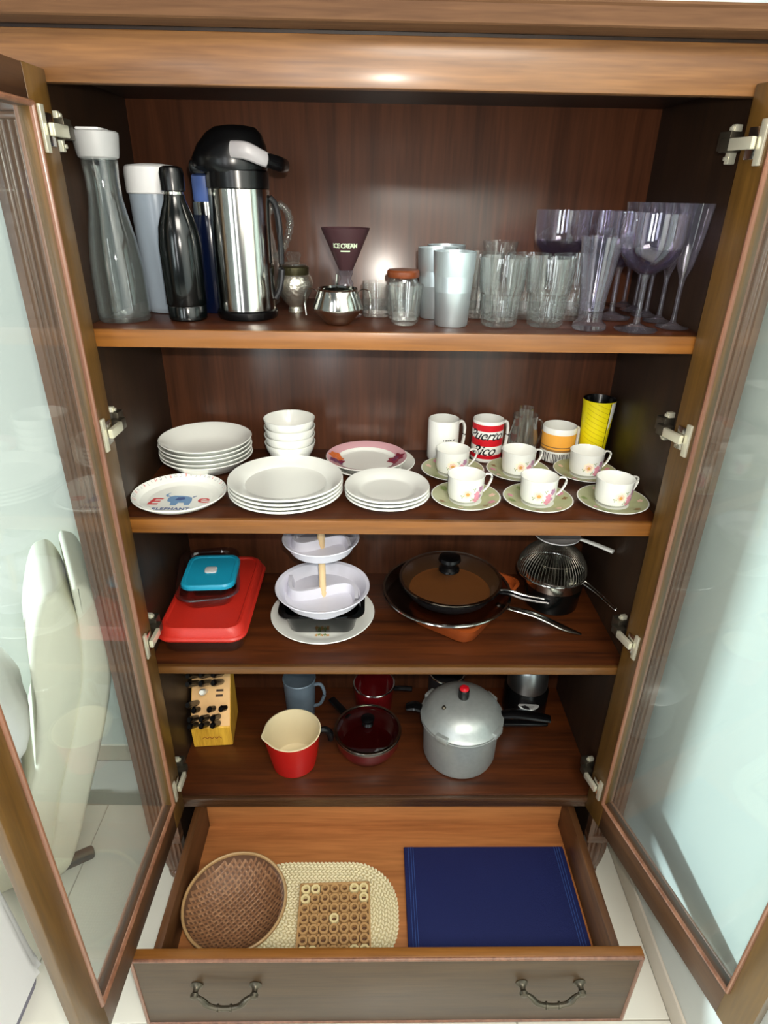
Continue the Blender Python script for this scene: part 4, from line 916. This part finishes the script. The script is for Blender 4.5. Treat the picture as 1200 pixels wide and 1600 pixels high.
for k in range(6):
    q = (k-2.5)*.0245
    for m in range(6):
        w_ = (m-2.5)*.0245; box(bm, q-.0032, q+.0032, w_-.0032, w_+.0032, .0005, .0064)
mesh_obj('frame', bm, RING, t)
bm = bmesh.new(); box(bm, -.0855, .0855, -.0855, .0855, -.0004, .0003); mesh_obj('backing', bm, BAMD, t)  # dark sheet that paints the shade down inside the ring holes
# woven basket
t = thing('woven_basket', (-.366, -.204, D0+.0086), 'round dark woven bamboo basket on the left of the drawer', 'basket')
bz = lambda r: .004+.058*(r/.118)**3.2
pr = [(0, 0)]+[(.118*k/12, bz(.118*k/12)-.004) for k in range(1, 13)]+[(.121, .068), (.119, .069)]+[(.118*k/12, bz(.118*k/12)) for k in range(12, 0, -1)]+[(0, .004)]
bm = bmesh.new(); lathe(bm, pr, 56); mesh_obj('bowl', bm, BAMD, t)
bm = bmesh.new(); tube(bm, [(.1215*math.cos(2*PI*k/56), .1215*math.sin(2*PI*k/56), .068) for k in range(56)], .0048, 8, sub=1, closed=True, flat=(.8, 1.1)); mesh_obj('rim', bm, BAMR, t)
bm = bmesh.new(); g_ = .0072
for i in range(-17, 18):
    for j in range(-17, 18):
        x, y = i*g_, j*g_; r = math.hypot(x, y)
        if r > .113: continue
        ph = (i+2*(j % 4)//1) % 4; an = PI/4 if (i+j) % 2 else -PI/4
        dz = .0012 if (i+j) % 2 else .0006
        M = Matrix.Rotation(an, 4, 'Z'); vs = []
        for a, b in ((-.0058, -.0024), (.0058, -.0024), (.0058, .0024), (-.0058, .0024)):
            v = M @ Vector((a, b, 0)); X, Y = x+v.x, y+v.y; vs.append((X, Y, bz(min(.118, math.hypot(X, Y)))+dz))
        c_ = (x, y, bz(r)+dz+.0014)
        B = [bm.verts.new(p) for p in vs]; C0 = bm.verts.new(c_)
        wi = 1 if random.random() < .35 else 0
        for k in range(4):
            f = bm.faces.new((B[k], B[(k+1) % 4], C0)); f.material_index = wi
o = mesh_obj('weave', bm, [BAMB, BAMB2], t, smooth=False); o['kind'] = 'stuff'
# placemats
for k, (dx, dy, lab) in enumerate(((.004, .002, 'lowest'), (.0015, -.001, 'second from bottom'), (-.001, .001, 'second from top'), (0, 0, 'topmost'))):
    t = thing('placemat', (.2685+dx, -.176+dy, D0+.0032*k), lab+' of the navy blue cloth placemats stacked in the drawer', 'placemat', 'navy placemats in the drawer')
    bm = bmesh.new(); box(bm, -.217, .217, -.154, .154, 0, .003, .0012); mesh_obj('cloth', bm, CLOTHN, t)
    bm = bmesh.new()
    for e in (-1, 1):
        for q in (.193, .199, .206): box(bm, e*q-.0007, e*q+.0007, -.1535, .1535, .0028, .0031)
    mesh_obj('stitching', bm, CLOTHL, t)

# ================================================================== CHAIRS BESIDE THE CABINET
t = thing('upholstered_chair', (-1.005, -.075, FZ), 'cream upholstered chair with a tall curved back seen through the left glass door', 'chair', rz=.52)
def slab(name, prof, y0, y1, mat, parent, bev=.018):
    """side profile (x, z) extruded in y with rounded long edges"""
    bm = bmesh.new(); rings = []
    n = len(prof); cx = sum(p[0] for p in prof)/n; cz = sum(p[1] for p in prof)/n
    def inset(d):
        out = []
        for k in range(n):
            a = Vector(prof[k-1]); b = Vector(prof[k]); c = Vector(prof[(k+1) % n])
            e1 = (b-a).normalized(); e2 = (c-b).normalized(); nm = Vector((-(e1.y+e2.y), e1.x+e2.x)); nm = nm.normalized() if nm.length > 1e-6 else Vector((0, 0))
            out.append((b.x+nm.x*d, b.y+nm.y*d))
        return out
    for y, d in ((y0, bev), (y0+bev*.3, bev*.3), (y0+bev, 0), (y1-bev, 0), (y1-bev*.3, bev*.3), (y1, bev)):
        rings.append([bm.verts.new((p[0], y, p[1])) for p in inset(d)])
    for i in range(5):
        for k in range(n): bm.faces.new((rings[i][k], rings[i][(k+1) % n], rings[i+1][(k+1) % n], rings[i+1][k]))
    bm.faces.new(rings[0]); bm.faces.new(rings[-1]); return mesh_obj(name, bm, mat, parent, ang=1.2)
def band(c, wd):
    """closed side outline round a centre line c [(x,z)] with half widths wd"""
    P = smooth_path([(p[0], p[1], 0) for p in c], 5); N = len(P); L, R = [], []
    for i, p in enumerate(P):
        tn = (P[min(i+1, N-1)]-P[max(0, i-1)]).normalized(); nm = Vector((-tn.y, tn.x, 0)); f = i/(N-1)*(len(wd)-1); j = min(int(f), len(wd)-2); w_ = wd[j]+(wd[j+1]-wd[j])*(f-j)
        L.append((p.x+nm.x*w_, p.y+nm.y*w_)); R.append((p.x-nm.x*w_, p.y-nm.y*w_))
    return R+L[::-1]
# side profiles are given relative to the chair root (x, z)
def outline(pts):
    P = [((x-.3)*1.1+.3, z*.90) for x, z in pts]; N = len(P); out = []
    for i in range(N):
        p0, p1, p2, p3 = (Vector(P[(i+k) % N]) for k in (-1, 0, 1, 2))
        for k in range(4):
            q = k/4; out.append(tuple(.5*((2*p1)+(-p0+p2)*q+(2*p0-5*p1+4*p2-p3)*q*q+(-p0+3*p1-3*p2+p3)*q**3)))
    return out
slab('outer_back', outline([(.338, 1.035), (.316, 1.03), (.310, .909), (.290, .741), (.235, .531), (.165, .293), (.105, .045), (.158, .045), (.239, .293), (.308, .531), (.352, .721), (.366, .909), (.355, 1.005)]), .03, .35, FABC, t, .0125)
slab('back_cushion', outline([(.275, 1.03), (.245, 1.0), (.2, .836), (.189, .68), (.165, .531), (.094, .294), (.04, .06), (.112, .06), (.182, .331), (.254, .56), (.304, .76), (.312, .93), (.298, 1.015)]), .035, .345, FABC, t, .017)
slab('seat', band([(-.42, .38), (-.2, .39), (.06, .39)], [.05, .055, .05]), .04, .34, FABC, t)
slab('skirt', [(-.46, .03), (.01, .03), (.08, .36), (-.46, .36)], .045, .335, FABC, t, .01)
bm = bmesh.new(); box(bm, .10, .205, .05, .085, 0, .03, .01); DF = plain('dark_foot', (60, 56, 54), .5); mesh_obj('foot', bm, DF, t)
bm = bmesh.new(); box(bm, .10, .205, .30, .335, 0, .03, .01); mesh_obj('foot', bm, DF, t)
t = thing('throw_pillow', (-1.055, .12, .44), 'puffy white throw pillow leaning on the cream chair back', 'pillow', rz=.52)
bm = bmesh.new(); bmesh.ops.create_grid(bm, x_segments=24, y_segments=24, size=.5)
vs = list(bm.verts); up = {}
import copy
bm2 = bmesh.new()
def pil(u, v, s): 
    e = (1-(2*u)**4)*(1-(2*v)**4); pin = 1-.10*(1-(2*abs(v))**2)*(2*abs(u))**6
    return Vector((u*.33*(1-.10*(1-(2*v)**2)*abs(2*u)**3), v*.33*(1-.10*(1-(2*u)**2)*abs(2*v)**3), s*.075*max(0, e)**.55+.003*math.sin(u*23)*math.sin(v*17+u*9)*max(0, e)))
N = 22
for s in (-1, 1):
    G = [[bm2.verts.new(pil(-.5+i/N, -.5+j/N, s)) for j in range(N+1)] for i in range(N+1)]
    for i in range(N):
        for j in range(N): bm2.faces.new((G[i][j], G[i+1][j], G[i+1][j+1], G[i][j+1]))
bmesh.ops.remove_doubles(bm2, verts=bm2.verts, dist=.0008)
M = Matrix.Translation((.0, 0, .165)) @ Matrix.Rotation(math.radians(74), 4, 'Y') @ Matrix.Rotation(.2, 4, 'Z')
for v in bm2.verts: v.co = M @ v.co
bm.free(); mesh_obj('cushion', bm2, FABW, t, ang=3)
# white covered stool at the lower left
t = thing('slipcovered_ottoman', (-1.02, -.44, FZ), 'white slipcovered ottoman with grey folds and a dark base, lower left corner', 'ottoman')
bm = bmesh.new(); layers = []
for z, gq in ((.045, 1.02), (.10, 1.0), (.25, .985), (.36, .97), (.40, .95), (.415, .90)):
    pts = rrect(.16*gq, .22*gq, .05, 12); amp = .006*max(0, (.4-z)/.4)
    layers.append(([(p[0]*(1+amp*6*math.sin(k*1.9)), p[1]*(1+amp*4*math.sin(k*1.9))) for k, p in enumerate(pts)], z))
loft(bm, layers); mesh_obj('cover', bm, FABW, t, ang=1.5)
bm = bmesh.new(); loft(bm, [(rrect(.150, .21, .04), 0), (rrect(.155, .215, .04), .045)]); mesh_obj('base', bm, FABG, t)
for o in bpy.data.objects:
    if o.parent and o.name.split('.')[0] in ('print', 'floral_print', 'stitching', 'lettering', 'stripes', 'slots', 'rivets'): o['kind'] = 'stuff'
